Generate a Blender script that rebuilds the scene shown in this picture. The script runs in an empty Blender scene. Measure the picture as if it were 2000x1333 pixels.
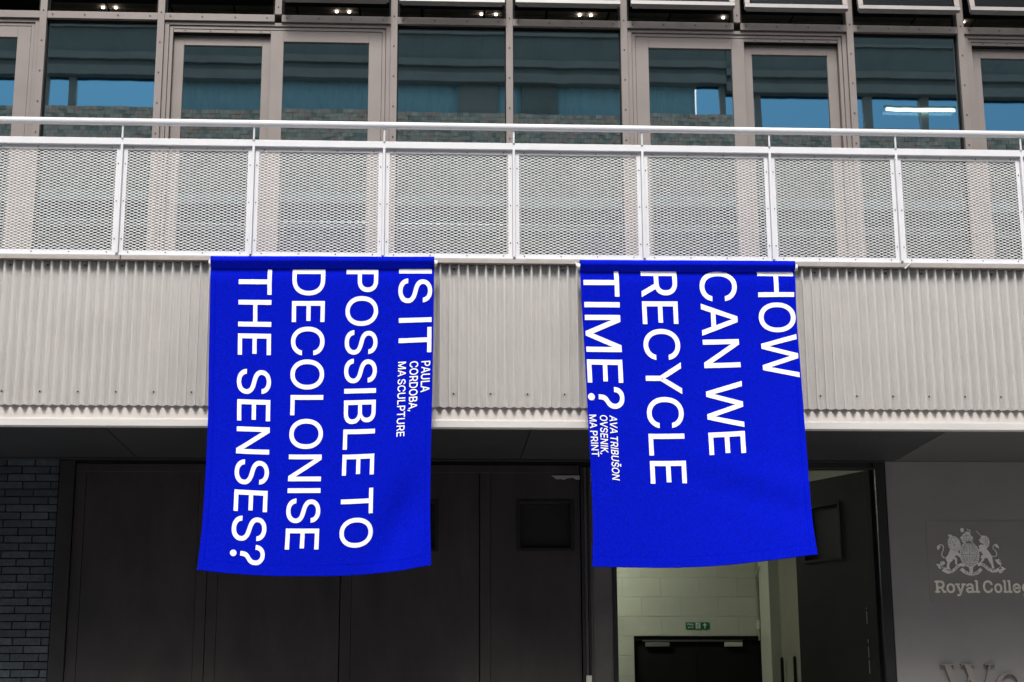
import bpy, bmesh, math, random, json
from mathutils import Vector, Matrix
from mathutils.geometry import tessellate_polygon
random.seed(7)
S = bpy.context.scene
COL = S.collection
rad = math.radians

# ------------------------------------------------------------------ camera, world, sun, exposure
cam_d = bpy.data.cameras.new('camera'); cam = bpy.data.objects.new('camera', cam_d); COL.objects.link(cam)
PITCH, YAW, ROLL = rad(13.4735), rad(3.0071), rad(-0.2635)
fw = Vector((math.sin(YAW)*math.cos(PITCH), math.cos(YAW)*math.cos(PITCH), math.sin(PITCH)))
rt = Vector((math.cos(YAW), -math.sin(YAW), 0)); up = rt.cross(fw)
rt2 = rt*math.cos(ROLL)+up*math.sin(ROLL); up2 = up*math.cos(ROLL)-rt*math.sin(ROLL)
Mx = Matrix((rt2, up2, -fw)).transposed().to_4x4(); Mx.translation = Vector((-0.3625, -11.9253, 1.6))
cam.matrix_world = Mx
cam_d.sensor_width = 36; cam_d.lens = 57.253; cam_d.clip_end = 2000; cam_d.clip_start = 0.05
S.camera = cam

W = bpy.data.worlds.new('World'); S.world = W; W.use_nodes = True
nt = W.node_tree; nt.nodes.clear()
sky = nt.nodes.new('ShaderNodeTexSky'); sky.sky_type = 'NISHITA'; sky.sun_disc = False
sky.sun_elevation = rad(54); sky.sun_rotation = rad(186); sky.air_density = 1.2; sky.dust_density = 4.0; sky.ozone_density = 1.0
hs = nt.nodes.new('ShaderNodeHueSaturation'); hs.inputs['Saturation'].default_value = 0.38
bg = nt.nodes.new('ShaderNodeBackground'); bg.inputs['Strength'].default_value = 0.10
wo = nt.nodes.new('ShaderNodeOutputWorld')
nt.links.new(sky.outputs[0], hs.inputs['Color']); nt.links.new(hs.outputs[0], bg.inputs['Color']); nt.links.new(bg.outputs[0], wo.inputs[0])
sd = bpy.data.lights.new('sun', 'SUN'); sd.energy = 1.5; sd.angle = rad(15); sd.color = (1.0, 0.965, 0.925)
sun = bpy.data.objects.new('sun', sd); COL.objects.link(sun)
sdir = Vector((-0.06, -math.cos(rad(54)), math.sin(rad(54))))
sun.rotation_euler = sdir.to_track_quat('Z', 'Y').to_euler()
S.view_settings.view_transform = 'Standard'; S.view_settings.look = 'None'
S.view_settings.exposure = 1.16; S.view_settings.gamma = 1; S.view_settings.use_curve_mapping = False
S.cycles.max_bounces = 8; S.cycles.transparent_max_bounces = 12; S.cycles.caustics_reflective = False; S.cycles.caustics_refractive = False
S.cycles.use_denoising = True

# ------------------------------------------------------------------ materials
def mat(name, col, rough=0.6, metal=0.0, var=0.12, scale=6.0, bump=0.0, bscale=60.0, spec=0.5, stretch=(1, 1, 1), dirt=None, dscale=2.0, dthr=0.55, perobj=0.0, coat=0.0, rvar=0.1):
    m = bpy.data.materials.new(name); m.use_nodes = True
    n = m.node_tree.nodes; l = m.node_tree.links; b = n['Principled BSDF']
    b.inputs['Roughness'].default_value = rough; b.inputs['Metallic'].default_value = metal
    b.inputs['Specular IOR Level'].default_value = spec
    if coat: b.inputs['Coat Weight'].default_value = coat
    tc = n.new('ShaderNodeTexCoord'); mp = n.new('ShaderNodeMapping'); mp.inputs['Scale'].default_value = stretch
    gm = n.new('ShaderNodeNewGeometry'); l.new(gm.outputs['Position'], mp.inputs['Vector'])
    no = n.new('ShaderNodeTexNoise'); no.inputs['Scale'].default_value = scale; no.inputs['Detail'].default_value = 6; no.inputs['Roughness'].default_value = 0.62
    l.new(mp.outputs[0], no.inputs['Vector'])
    rp = n.new('ShaderNodeMapRange'); rp.inputs['From Min'].default_value = 0.3; rp.inputs['From Max'].default_value = 0.7
    rp.inputs['To Min'].default_value = 1-var; rp.inputs['To Max'].default_value = 1+var
    l.new(no.outputs['Fac'], rp.inputs['Value'])
    mul = n.new('ShaderNodeVectorMath'); mul.operation = 'SCALE'; mul.inputs[0].default_value = col[:3]
    l.new(rp.outputs[0], mul.inputs['Scale']); out = mul.outputs[0]
    if perobj:
        oi = n.new('ShaderNodeObjectInfo'); r2 = n.new('ShaderNodeMapRange')
        r2.inputs['To Min'].default_value = 1-perobj; r2.inputs['To Max'].default_value = 1+perobj
        l.new(oi.outputs['Random'], r2.inputs['Value'])
        m2 = n.new('ShaderNodeVectorMath'); m2.operation = 'SCALE'; l.new(out, m2.inputs[0]); l.new(r2.outputs[0], m2.inputs['Scale']); out = m2.outputs[0]
    if dirt:
        d = n.new('ShaderNodeTexNoise'); d.inputs['Scale'].default_value = dscale; d.inputs['Detail'].default_value = 8; d.inputs['Roughness'].default_value = 0.7
        l.new(mp.outputs[0], d.inputs['Vector'])
        r3 = n.new('ShaderNodeMapRange'); r3.inputs['From Min'].default_value = dthr; r3.inputs['From Max'].default_value = dthr+0.22
        l.new(d.outputs['Fac'], r3.inputs['Value'])
        mx = n.new('ShaderNodeMix'); mx.data_type = 'RGBA'; l.new(r3.outputs[0], mx.inputs[0]); l.new(out, mx.inputs[6]); mx.inputs[7].default_value = (*dirt, 1); out = mx.outputs[2]
    l.new(out, b.inputs['Base Color'])
    rr = n.new('ShaderNodeMapRange'); rr.inputs['To Min'].default_value = max(0.03, rough-rvar); rr.inputs['To Max'].default_value = min(1, rough+rvar)
    l.new(no.outputs['Fac'], rr.inputs['Value']); l.new(rr.outputs[0], b.inputs['Roughness'])
    if bump:
        nb = n.new('ShaderNodeTexNoise'); nb.inputs['Scale'].default_value = bscale; nb.inputs['Detail'].default_value = 4
        l.new(gm.outputs['Position'], nb.inputs['Vector'])
        bp = n.new('ShaderNodeBump'); bp.inputs['Strength'].default_value = bump; bp.inputs['Distance'].default_value = 0.004
        l.new(nb.outputs['Fac'], bp.inputs['Height']); l.new(bp.outputs[0], b.inputs['Normal'])
    return m

def emis(name, col, st):
    m = bpy.data.materials.new(name); m.use_nodes = True; n = m.node_tree.nodes; l = m.node_tree.links; n.clear()
    e = n.new('ShaderNodeEmission'); e.inputs[0].default_value = (*col, 1); e.inputs[1].default_value = st
    o = n.new('ShaderNodeOutputMaterial'); l.new(e.outputs[0], o.inputs[0]); return m

def glass(name, tcol, gcol, fac, wav=0.02):
    m = bpy.data.materials.new(name); m.use_nodes = True; n = m.node_tree.nodes; l = m.node_tree.links; n.clear()
    t = n.new('ShaderNodeBsdfTransparent'); t.inputs[0].default_value = (*tcol, 1)
    g = n.new('ShaderNodeBsdfGlossy'); g.inputs['Color'].default_value = (*gcol, 1); g.inputs['Roughness'].default_value = 0.012
    lw = n.new('ShaderNodeLayerWeight'); lw.inputs[0].default_value = 0.25
    mr = n.new('ShaderNodeMapRange'); mr.inputs['To Min'].default_value = fac; mr.inputs['To Max'].default_value = 1.0
    l.new(lw.outputs['Fresnel'], mr.inputs['Value'])
    gb = n.new('ShaderNodeNewGeometry'); iv = n.new('ShaderNodeMath'); iv.operation = 'SUBTRACT'; iv.inputs[0].default_value = 1.0; l.new(gb.outputs['Backfacing'], iv.inputs[1])
    ml = n.new('ShaderNodeMath'); ml.operation = 'MULTIPLY'; l.new(mr.outputs[0], ml.inputs[0]); l.new(iv.outputs[0], ml.inputs[1])
    x = n.new('ShaderNodeMixShader'); l.new(ml.outputs[0], x.inputs[0]); l.new(t.outputs[0], x.inputs[1]); l.new(g.outputs[0], x.inputs[2])
    gm = n.new('ShaderNodeNewGeometry'); nb = n.new('ShaderNodeTexNoise'); nb.inputs['Scale'].default_value = 1.3; nb.inputs['Detail'].default_value = 1
    mp = n.new('ShaderNodeMapping'); mp.inputs['Scale'].default_value = (3.0, 1, 0.6); l.new(gm.outputs['Position'], mp.inputs[0]); l.new(mp.outputs[0], nb.inputs['Vector'])
    bp = n.new('ShaderNodeBump'); bp.inputs['Strength'].default_value = wav; bp.inputs['Distance'].default_value = 0.02
    l.new(nb.outputs['Fac'], bp.inputs['Height']); l.new(bp.outputs[0], g.inputs['Normal'])
    o = n.new('ShaderNodeOutputMaterial'); l.new(x.outputs[0], o.inputs[0]); return m

def cloth_mat():
    m = mat('ultramarine_cloth', (0.0014, 0.0075, 0.45), 0.95, 0, 0.42, 120, spec=0.03)
    n = m.node_tree.nodes; l = m.node_tree.links; b = n['Principled BSDF']
    b.inputs['Sheen Weight'].default_value = 0.0; b.inputs['Sheen Tint'].default_value = (0.25, 0.3, 1, 1); b.inputs['Sheen Roughness'].default_value = 0.4
    gm = n.new('ShaderNodeNewGeometry'); nb = n.new('ShaderNodeTexNoise'); nb.inputs['Scale'].default_value = 190; nb.inputs['Detail'].default_value = 3
    l.new(gm.outputs['Position'], nb.inputs['Vector'])
    bp = n.new('ShaderNodeBump'); bp.inputs['Strength'].default_value = 0.55; bp.inputs['Distance'].default_value = 0.004
    l.new(nb.outputs['Fac'], bp.inputs['Height']); l.new(bp.outputs[0], b.inputs['Normal'])
    return m

M = dict(
 rail=mat('white_rail_paint', (0.67, 0.675, 0.70), 0.38, 0, 0.04, 5, bump=0.05, dirt=(0.56, 0.54, 0.53), dscale=5, dthr=0.60),
 mesh=mat('white_mesh_paint', (0.80, 0.80, 0.80), 0.4, 0, 0.04, 8),
 corr=mat('corrugated_metal', (0.89, 0.86, 0.83), 0.34, 0.82, 0.02, 3, bump=0.0, dirt=(0.80, 0.74, 0.70), dscale=8, dthr=0.68, rvar=0.02, spec=0.6),
 plate=mat('fascia_paint', (0.58, 0.545, 0.52), 0.45, 0.1, 0.08, 3, stretch=(1, 1, 4), bump=0.05, dirt=(0.38, 0.33, 0.31), dscale=6, dthr=0.63),
 flange=mat('fascia_lip_paint', (0.56, 0.54, 0.525), 0.42, 0.0, 0.07, 3, stretch=(0.6, 1, 6), bump=0.06, dirt=(0.36, 0.30, 0.27), dscale=3, dthr=0.63),
 gutter=mat('gutter_metal', (0.36, 0.33, 0.31), 0.5, 0.2, 0.1, 6, dirt=(0.15, 0.12, 0.1), dscale=5, dthr=0.6),
 frame=mat('taupe_frame_paint', (0.205, 0.178, 0.166), 0.45, 0.15, 0.05, 4, bump=0.04, dirt=(0.175, 0.145, 0.13), dscale=4, dthr=0.64),
 sash=mat('sash_paint', (0.22, 0.21, 0.205), 0.4),
 seal=mat('black_seal', (0.006, 0.006, 0.007), 0.7, spec=0.2),
 screw=mat('dark_screw', (0.05, 0.045, 0.045), 0.4, 0.5),
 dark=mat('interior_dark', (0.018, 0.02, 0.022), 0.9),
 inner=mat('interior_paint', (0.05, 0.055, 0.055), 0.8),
 ceil=mat('brown_ceiling', (0.46, 0.36, 0.31), 0.7, perobj=0.2),
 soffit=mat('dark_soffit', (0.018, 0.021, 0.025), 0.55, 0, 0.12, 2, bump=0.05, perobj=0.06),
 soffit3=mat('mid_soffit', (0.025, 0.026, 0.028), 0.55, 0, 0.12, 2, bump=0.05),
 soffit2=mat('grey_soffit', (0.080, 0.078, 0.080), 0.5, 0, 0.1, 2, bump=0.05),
 door=mat('dark_door_paint', (0.024, 0.019, 0.0198), 0.55, 0, 0.40, 3, stretch=(1.4, 1, 0.5), bump=0.12, bscale=90, dirt=(0.0125, 0.0115, 0.013), dscale=2.2, dthr=0.5, perobj=0.08),
 doorf=mat('door_frame_paint', (0.018, 0.017, 0.019), 0.4, 0, 0.15, 5, bump=0.05),
 leafd=mat('black_brown_leaf_paint', (0.015, 0.0145, 0.013), 0.6, 0, 0.3, 4, bump=0.1, spec=0.25),
 leaf=mat('charcoal_leaf_paint', (0.10, 0.095, 0.092), 0.45, 0, 0.2, 4, bump=0.08, dirt=(0.075, 0.07, 0.068), dscale=3, dthr=0.58),
 louv=mat('black_louvre', (0.004, 0.004, 0.0045), 0.5),
 clad=mat('grey_cladding', (0.235, 0.228, 0.229), 0.55, 0, 0.05, 3, bump=0.03, dirt=(0.222, 0.215, 0.215), dscale=2, dthr=0.6),
 brickw=mat('black_glazed_brick', (0.042, 0.054, 0.066), 0.38, 0, 0.3, 25, bump=0.4, bscale=70, perobj=0.30, spec=0.6),
 mortar=mat('dark_mortar', (0.014, 0.013, 0.013), 0.95, bump=0.4),
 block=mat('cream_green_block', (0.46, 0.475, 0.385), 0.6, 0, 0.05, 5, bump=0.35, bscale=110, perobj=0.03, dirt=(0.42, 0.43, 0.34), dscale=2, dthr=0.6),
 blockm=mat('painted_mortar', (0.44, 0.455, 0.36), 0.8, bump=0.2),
 blockd=mat('dull_plaster', (0.22, 0.215, 0.17), 0.7, 0, 0.08, 4, bump=0.1),  # one even, dull olive tone for the passage side walls
 steel=mat('brushed_steel', (0.20, 0.20, 0.19), 0.45, 0.4),
 pipe=mat('painted_conduit', (0.30, 0.30, 0.24), 0.5),
 box=mat('ivory_box', (0.55, 0.54, 0.48), 0.5),
 green=mat('exit_green', (0.0, 0.14, 0.055), 0.4, var=0.03),
 white=mat('white_print', (0.86, 0.86, 0.88), 0.7, var=0.02, bump=0.15, bscale=190),
 signw=mat('sign_white', (0.7, 0.72, 0.68), 0.5, var=0.02),
 emb=mat('emblem_silver', (0.85, 0.84, 0.84), 0.5, 0.0, 0.1, 60),
 embd=mat('emblem_dark_ink', (0.29, 0.285, 0.28), 0.6),
 film=mat('sign_film', (0.234, 0.226, 0.218), 0.5, 0, 0.03, 4),
 lett=mat('sign_letter', (0.85, 0.82, 0.72), 0.5, var=0.03),
 bronze=mat('metal_letter', (0.26, 0.235, 0.22), 0.45, 0.3, 0.1, 8),
 pole=mat('white_pole', (0.75, 0.75, 0.72), 0.4),
 stitch=mat('hem_stitch', (0.0006, 0.005, 0.44), 0.9, spec=0.0),
 obrick=mat('street_brick', (0.36, 0.30, 0.27), 0.85, 0, 0.25, 12, bump=0.4),
 oband=mat('pale_stone_band', (0.62, 0.64, 0.62), 0.7, 0, 0.1, 3),
 odark=mat('screen_dark', (0.125, 0.165, 0.170), 0.6, 0, 0.15, 2),
 omid=mat('screen_mid', (0.18, 0.215, 0.215), 0.6, 0, 0.12, 2),
 ocurt=mat('blue_curtain', (0.24, 0.46, 0.56), 0.8, 0, 0.12, 9, stretch=(5, 1, 0.4)),
 owall=mat('street_render', (0.12, 0.12, 0.115), 0.8, 0, 0.15, 1),
 asphalt=mat('asphalt', (0.055, 0.055, 0.055), 0.9, 0, 0.2, 3, bump=0.5, bscale=150),
 paving=mat('bounce_paving', (0.42, 0.405, 0.385), 0.8, 0, 0.1, 3, bump=0.2),  # kept pale so the unseen ground bounces light into the recess
 kerb=mat('kerb_stone', (0.33, 0.32, 0.30), 0.8, 0, 0.12, 4),
 floor=mat('grey_floor', (0.12, 0.12, 0.11), 0.7),
 pale_grey=mat('pale_sliver', (0.28, 0.29, 0.285), 0.6),
 glass=glass('teal_reflective_glass', (0.26, 0.36, 0.37), (0.80, 0.97, 0.99), 0.55),
 tint=glass('sky_filter_glass', (0.27, 0.45, 0.58), (0.6, 0.8, 1.0), 0.04, 0.0),  # filter glass, dims and blues the sky behind it
 glassc=glass('clear_glass', (0.6, 0.62, 0.62), (0.3, 0.33, 0.35), 0.01),
 cloth=cloth_mat(),
 tube=emis('lit_tube', (0.85, 1.0, 0.95), 3.2),
 lamp=emis('passage_tube', (0.95, 1.0, 0.84), 46.0),
 spot=emis('lit_spot', (1.0, 0.97, 0.85), 4.0),
)

# ------------------------------------------------------------------ helpers
class MB:
    def __init__(s): s.v = []; s.f = []
    def box(s, x0, x1, y0, y1, z0, z1):
        b = len(s.v)
        s.v += [(x0,y0,z0),(x1,y0,z0),(x1,y1,z0),(x0,y1,z0),(x0,y0,z1),(x1,y0,z1),(x1,y1,z1),(x0,y1,z1)]
        s.f += [tuple(b+i for i in q) for q in ((0,3,2,1),(4,5,6,7),(0,1,5,4),(1,2,6,5),(2,3,7,6),(3,0,4,7))]
        return s
    def cyl(s, p0, p1, r, n=16, r2=None):
        p0, p1 = Vector(p0), Vector(p1); d = (p1-p0).normalized(); r2 = r if r2 is None else r2
        a = d.orthogonal().normalized(); c = d.cross(a); b = len(s.v)
        for P, R in ((p0, r), (p1, r2)):
            for i in range(n):
                t = 2*math.pi*i/n; s.v.append(tuple(P+(a*math.cos(t)+c*math.sin(t))*R))
        for i in range(n):
            j = (i+1) % n; s.f.append((b+i, b+j, b+n+j, b+n+i))
        s.f.append(tuple(b+i for i in range(n-1, -1, -1))); s.f.append(tuple(b+n+i for i in range(n)))
        return s
    def quad(s, *p):
        b = len(s.v); s.v += [tuple(q) for q in p]; s.f.append(tuple(range(b, b+len(p)))); return s
    def prism(s, pts, yf, yb):
        # polygon in x,z (any winding), front face towards -Y at yf
        ar = sum(pts[i][0]*pts[(i+1) % len(pts)][1]-pts[(i+1) % len(pts)][0]*pts[i][1] for i in range(len(pts)))
        if ar < 0: pts = pts[::-1]
        b = len(s.v); n = len(pts)
        s.v += [(x, yf, z) for x, z in pts]+[(x, yb, z) for x, z in pts]
        for t in tessellate_polygon([[Vector((x, z, 0)) for x, z in pts]]):
            a, c, d = t
            A, B, C_ = pts[a], pts[c], pts[d]
            if (B[0]-A[0])*(C_[1]-A[1])-(C_[0]-A[0])*(B[1]-A[1]) < 0: a, c, d = a, d, c
            s.f.append((b+a, b+c, b+d))
        for i in range(n):
            j = (i+1) % n; s.f.append((b+j, b+i, b+n+i, b+n+j))
        return s
    def stroke(s, P, w, yf, yb):
        for i in range(len(P)-1):
            a, c = Vector(P[i]), Vector(P[i+1]); d = (c-a)
            if d.length < 1e-6: continue
            d.normalize(); n_ = Vector((-d.y, d.x))*w/2; a = a-d*w*0.2; c = c+d*w*0.2
            e = 0.00012*(i % 3)
            s.prism([tuple(a+n_), tuple(a-n_), tuple(c-n_), tuple(c+n_)], yf-e, yb)
        return s
    def mesh(s, name):
        me = bpy.data.meshes.new(name); me.from_pydata(s.v, [], s.f); me.update(); return me
    def build(s, name, m, parent=None, bevel=0, smooth=False, recalc=False):
        me = s.mesh(name); me.materials.append(m)
        if recalc:
            bm = bmesh.new(); bm.from_mesh(me); bmesh.ops.recalc_face_normals(bm, faces=bm.faces); bm.to_mesh(me); bm.free()
        if smooth:
            for p in me.polygons: p.use_smooth = True
        o = bpy.data.objects.new(name, me); COL.objects.link(o)
        if parent is not None: o.parent = parent
        if bevel:
            bv = o.modifiers.new('bevel', 'BEVEL'); bv.width = bevel; bv.segments = 2; bv.limit_method = 'ANGLE'
        return o
def B(name, m, parent, dims, bevel=0):
    return MB().box(*dims).build(name, m, parent, bevel)
def inst(name, me, parent, loc=(0, 0, 0), rot=None, scale=None):
    o = bpy.data.objects.new(name, me); COL.objects.link(o); o.parent = parent; o.location = loc
    if rot: o.rotation_euler = rot
    if scale: o.scale = scale
    return o
def tag(o, label, cat, group=None):
    o['label'] = label; o['category'] = cat
    if group: o['group'] = group
    return o
def empty(name, label, cat, loc=(0, 0, 0), group=None):
    o = bpy.data.objects.new(name, None); COL.objects.link(o); o.location = loc; return tag(o, label, cat, group)
def struct(o): o['kind'] = 'structure'; return o
def meshof(mb, name, m):
    me = mb.mesh(name); me.materials.append(m); return me

# ------------------------------------------------------------------ ground
struct(MB().quad((-300,-300,0),(300,-300,0),(300,300,0),(-300,300,0)).build('ground', M['asphalt']))
pv = struct(MB().box(-30, 30, -9.0, 1.46, 0.004, 0.12).build('bounce_pavement', M['paving']))  # unseen forecourt, widened to bounce light up under the balcony
pv2 = struct(MB().box(-30, 30, -13.9, -10.6, 0.004, 0.12).build('bounce_pavement', M['paving']))
MB().box(-30, 30, -9.15, -9.003, 0.004, 0.135).build('kerb', M['kerb'], pv, 0.01)
MB().box(-30, 30, -10.597, -10.45, 0.004, 0.135).build('kerb', M['kerb'], pv2, 0.01)

# ------------------------------------------------------------------ the college building
X0, X1 = -7.7, 8.4
bld = empty('college_building', 'pale metal and glass college building with corrugated balcony front over dark recessed doors', 'building')
screw_me = meshof(MB().cyl((0,0.002,0),(0,-0.004,0),0.0065,8), 'screw', M['screw'])
# balcony slab, edge channel, corrugated front, fascia
B('balcony_slab', M['gutter'], bld, (X0, X1, 0.075, 1.2, 4.86, 5.05))
B('backing_plate', M['plate'], bld, (X0, X1, 0.062, 0.070, 3.853, 5.068))
B('edge_channel', M['gutter'], bld, (X0, X1, -0.016, 0.060, 5.066, 5.098), 0.002)
# corrugated sheet
P = 0.0696; A = 0.0195; PH = -0.2093; XS = PH-107*P; NS = 16
mb = MB(); n = 229*NS
def corr(x):
    t = ((x-PH)/P) % 1.0
    c = math.cos(2*math.pi*t)
    return 0.035-A*(2*((1+c)/2)**1.5-0.94)
for i in range(n+1):
    x = XS+i*P/NS; y = corr(x)
    for z in (3.958, 5.062):
        mb.v.append((x, y, z))
    for z in (3.958, 5.062):
        mb.v.append((x, y+0.0012, z))
for i in range(n):
    a = 4*i; b = a+4
    mb.f += [(a, b, b+1, a+1), (a+3, b+3, b+2, a+2), (a, a+2, b+2, b), (a+1, b+1, b+3, a+3)]
cs = mb.build('corrugated_sheet', M['corr'], bld, smooth=True)
es = cs.modifiers.new('split', 'EDGE_SPLIT'); es.split_angle = rad(50)
for i in range(-16, 20):
    x = PH+P/2+4*P*i
    if -4.2 < x < 5.0:
        inst('screw', screw_me, cs, (x, corr(x)-0.001, 5.036)); inst('screw', screw_me, cs, (x, corr(x)-0.001, 4.063))
B('fascia_lip', M['flange'], bld, (X0, X1, -0.004, 0.072, 3.797, 3.850), 0.003)
B('fascia_flange', M['plate'], bld, (X0, X1, 0.002, 0.051, 3.8505, 3.857), 0.002)
# small overflow spout and a joint in the edge channel
MB().cyl((3.30,-0.015,5.055),(3.34,-0.035,5.092),0.006,8).build('overflow_clip', M['rail'], bld)
B('channel_joint', M['screw'], bld, (-2.690, -2.683, -0.0225, 0.0, 5.074, 5.099))
# soffit: panels with open joints
jx = [-9.07, -5.91, -2.75, 0.406, 3.566, 6.726, 9.886]
for a, b in zip(jx, jx[1:]):
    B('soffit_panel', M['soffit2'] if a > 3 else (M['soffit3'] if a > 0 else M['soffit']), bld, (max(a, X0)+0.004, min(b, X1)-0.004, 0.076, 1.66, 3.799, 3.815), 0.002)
B('soffit_backing', M['seal'], bld, (X0, X1, 0.08, 1.66, 3.82, 4.85))
B('soffit_trim', M['doorf'], bld, (X0, 3.470, 1.44, 1.47, 3.784, 3.7985), 0.002)
# upper storey: room
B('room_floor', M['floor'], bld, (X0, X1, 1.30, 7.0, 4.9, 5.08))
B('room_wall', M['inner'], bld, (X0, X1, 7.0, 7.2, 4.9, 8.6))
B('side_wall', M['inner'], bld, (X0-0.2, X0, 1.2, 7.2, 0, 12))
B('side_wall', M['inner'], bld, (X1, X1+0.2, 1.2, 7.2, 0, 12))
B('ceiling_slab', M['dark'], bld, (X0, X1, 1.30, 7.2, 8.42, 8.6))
B('upper_sky_block', M['frame'], bld, (X0, X1, 1.20, 7.2, 8.61, 12.0))  # unseen upper floors, added to block sky from behind the room
B('upper_sky_block', M['frame'], bld, (X0, X1, 1.20, 1.30, 8.44, 8.6))
tile = meshof(MB().box(-0.29, 0.29, -0.29, 0.29, 0, 0.02), 'ceiling_tile', M['ceil'])
for ix in range(-6, 10):
    for iy in range(4):
        inst('ceiling_tile', tile, bld, (ix*0.6-0.15, 1.75+iy*0.6, 8.34))
for yb in (2.0, 3.9, 5.4):
    B('ceiling_beam', M['dark'], bld, (X0, X1, yb-0.07, yb+0.07, 8.12, 8.335))
spm = MB().cyl((0,0,0),(0,0,-0.008),0.013,12)
spot_me = meshof(spm, 'spot_lamp', M['spot'])
for (x, y) in ((-3.49,2.62),(-3.37,2.62),(-1.27,2.62),(-1.15,2.62),(0.12,2.62),(0.26,2.62),(1.07,2.6),(1.18,2.6),(2.47,2.6),(4.84,2.6)):
    inst('spot_lamp', spot_me, bld, (x, y, 8.332))
# mullions and transoms
GY = 1.230
mull = [-6.683, -5.683, -4.683, -3.683, -2.683, -1.683, -0.683, 0.316, 1.316, 2.314, 3.312, 4.302, 5.302, 6.302, 7.302]
short = {-5.683, -1.683, 2.314, 6.302, -4.683, 5.302}
full = [m_ for m_ in mull if m_ not in (-1.683, 2.314, -5.683, -4.683, 5.302, 6.302)]
full = [-3.683, -2.683, -0.683, 0.316, 1.316, 3.312, 4.302, -6.683, 7.302]
HW = 0.030
for m_ in mull:
    z0 = 5.06 if m_ in full else 7.632
    o = B('mullion', M['frame'], bld, (m_-HW, m_+HW, GY-0.045, GY+0.06, z0, 8.44), 0.002)
    if -4.2 < m_ < 4.9:
        z = 5.14 if m_ in full else 7.70
        while z < 7.9:
            inst('screw', screw_me, o, (m_, GY-0.0455, z)); z += 0.277
sm = sorted(mull)
for a, b in zip(sm, sm[1:]):
    o = B('transom', M['frame'], bld, (a+HW, b-HW, GY-0.040, GY+0.05, 7.566, 7.630), 0.002)
    if -4.4 < a < 4.5:
        for q in (0.05, 0.34, 0.64, 0.93):
            inst('screw', screw_me, o, (a+HW+0.0+q*(b-a-2*HW), GY-0.0405, 7.600))
def pane(parent, x0, x1, y, z0, z1, m='glass', tilt=0.0, name='pane'):
    o = MB().box(x0, x1, -0.003, 0.003, -(z1-z0)/2, (z1-z0)/2).build(name, M[m], parent)
    o.location = (0, y, (z0+z1)/2); o.rotation_euler = (tilt, 0, 0)
    return o
def fixed(a, b, tilt):
    w = bpy.data.objects.new('fixed_window', None); COL.objects.link(w); w.parent = bld
    pane(w, a+HW-0.004, b-HW+0.004, GY+0.030, 5.06, 7.57, tilt=tilt)
    mb = MB().box(a+HW, a+HW+0.007, GY-0.0, GY+0.02, 5.06, 7.566).box(b-HW-0.007, b-HW, GY, GY+0.02, 5.06, 7.566).box(a+HW+0.007, b-HW-0.007, GY, GY+0.02, 7.558, 7.566)
    mb.build('seal', M['seal'], w)
fixed(-3.683, -2.683, 0.0004); fixed(-0.683, 0.316, -0.0004); fixed(0.316, 1.316, -0.0008); fixed(3.312, 4.302, 0.0002)
def ring(x0, x1, z0, z1, wl, wr, wt, wb, y0, y1):
    return MB().box(x0, x0+wl, y0, y1, z0, z1).box(x1-wr, x1, y0, y1, z0, z1).box(x0+wl, x1-wr, y0, y1, z1-wt, z1).box(x0+wl, x1-wr, y0, y1, z0, z0+wb)
def sliding(a, b, mirror, t1=0.0, t2=0.0):
    w = bpy.data.objects.new('sliding_window', None); COL.objects.link(w); w.parent = bld
    x0, x1 = a+HW, b-HW
    L = x1-x0
    def fx(u): return x0+u if not mirror else x1-u
    def rng(u0, u1): return (min(fx(u0), fx(u1)), max(fx(u0), fx(u1)))
    # outer frame in two steps
    ring(x0+0.001, x1-0.001, 5.06, 7.563, 0.038, 0.038, 0.030, 0.05, GY-0.018, GY+0.06).build('frame', M['frame'], w, 0.0015)
    ring(x0+0.042, x1-0.042, 5.112, 7.528, 0.030, 0.030, 0.026, 0.03, GY-0.006, GY+0.075).build('frame', M['frame'], w, 0.0015)
    # proud leaf: u from L/2-.06 to L-.075 ; recessed leaf: u from .075 to L/2
    c = L/2
    pu0, pu1 = rng(c-0.062, L-0.074)
    ru0, ru1 = rng(0.074, c-0.05)
    zt = 7.497
    pl = ring(pu0, pu1, 5.144, zt, 0.112, 0.112, 0.098, 0.12, GY-0.003, GY+0.042).build('sash', M['frame'], w, 0.002)
    pane(pl, pu0+0.108, pu1-0.108, GY+0.022, 5.26, zt-0.094, tilt=t1)
    rl = ring(ru0, ru1, 5.144, zt-0.035, 0.088, 0.088, 0.088, 0.12, GY+0.048, GY+0.088).build('sash', M['frame'], w, 0.002)
    pane(rl, ru0+0.084, ru1-0.084, GY+0.070, 5.26, zt-0.119, tilt=t2)
    # thin head bar over the recessed leaf with a black gap under it
    hb0, hb1 = rng(0.074, c-0.064)
    h = MB().box(hb0, hb1, GY-0.001, GY+0.044, 7.472, 7.4985).build('head_bar', M['frame'], w, 0.001)
    MB().box(hb0, hb1, GY+0.010, GY+0.045, 7.462, 7.471).build('seal', M['seal'], w)
    for q in (0.12, 0.38, 0.64, 0.9):
        inst('screw', screw_me, h, (hb0+q*(hb1-hb0), GY-0.0015, 7.487), scale=(0.8, 1, 0.8))
sliding(-2.683, -0.683, False, 0.0003, 0.0); sliding(1.316, 3.312, True, 0.0005, 0.0008); sliding(-5.683, -3.683, False, -0.0004, 0.0004); sliding(4.302, 6.302, False, 0.0005, 0.0002)
pane(bld, -7.7, -5.7, GY+0.03, 5.06, 7.57); pane(bld, 6.33, 8.4, GY+0.03, 5.06, 7.57)
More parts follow.
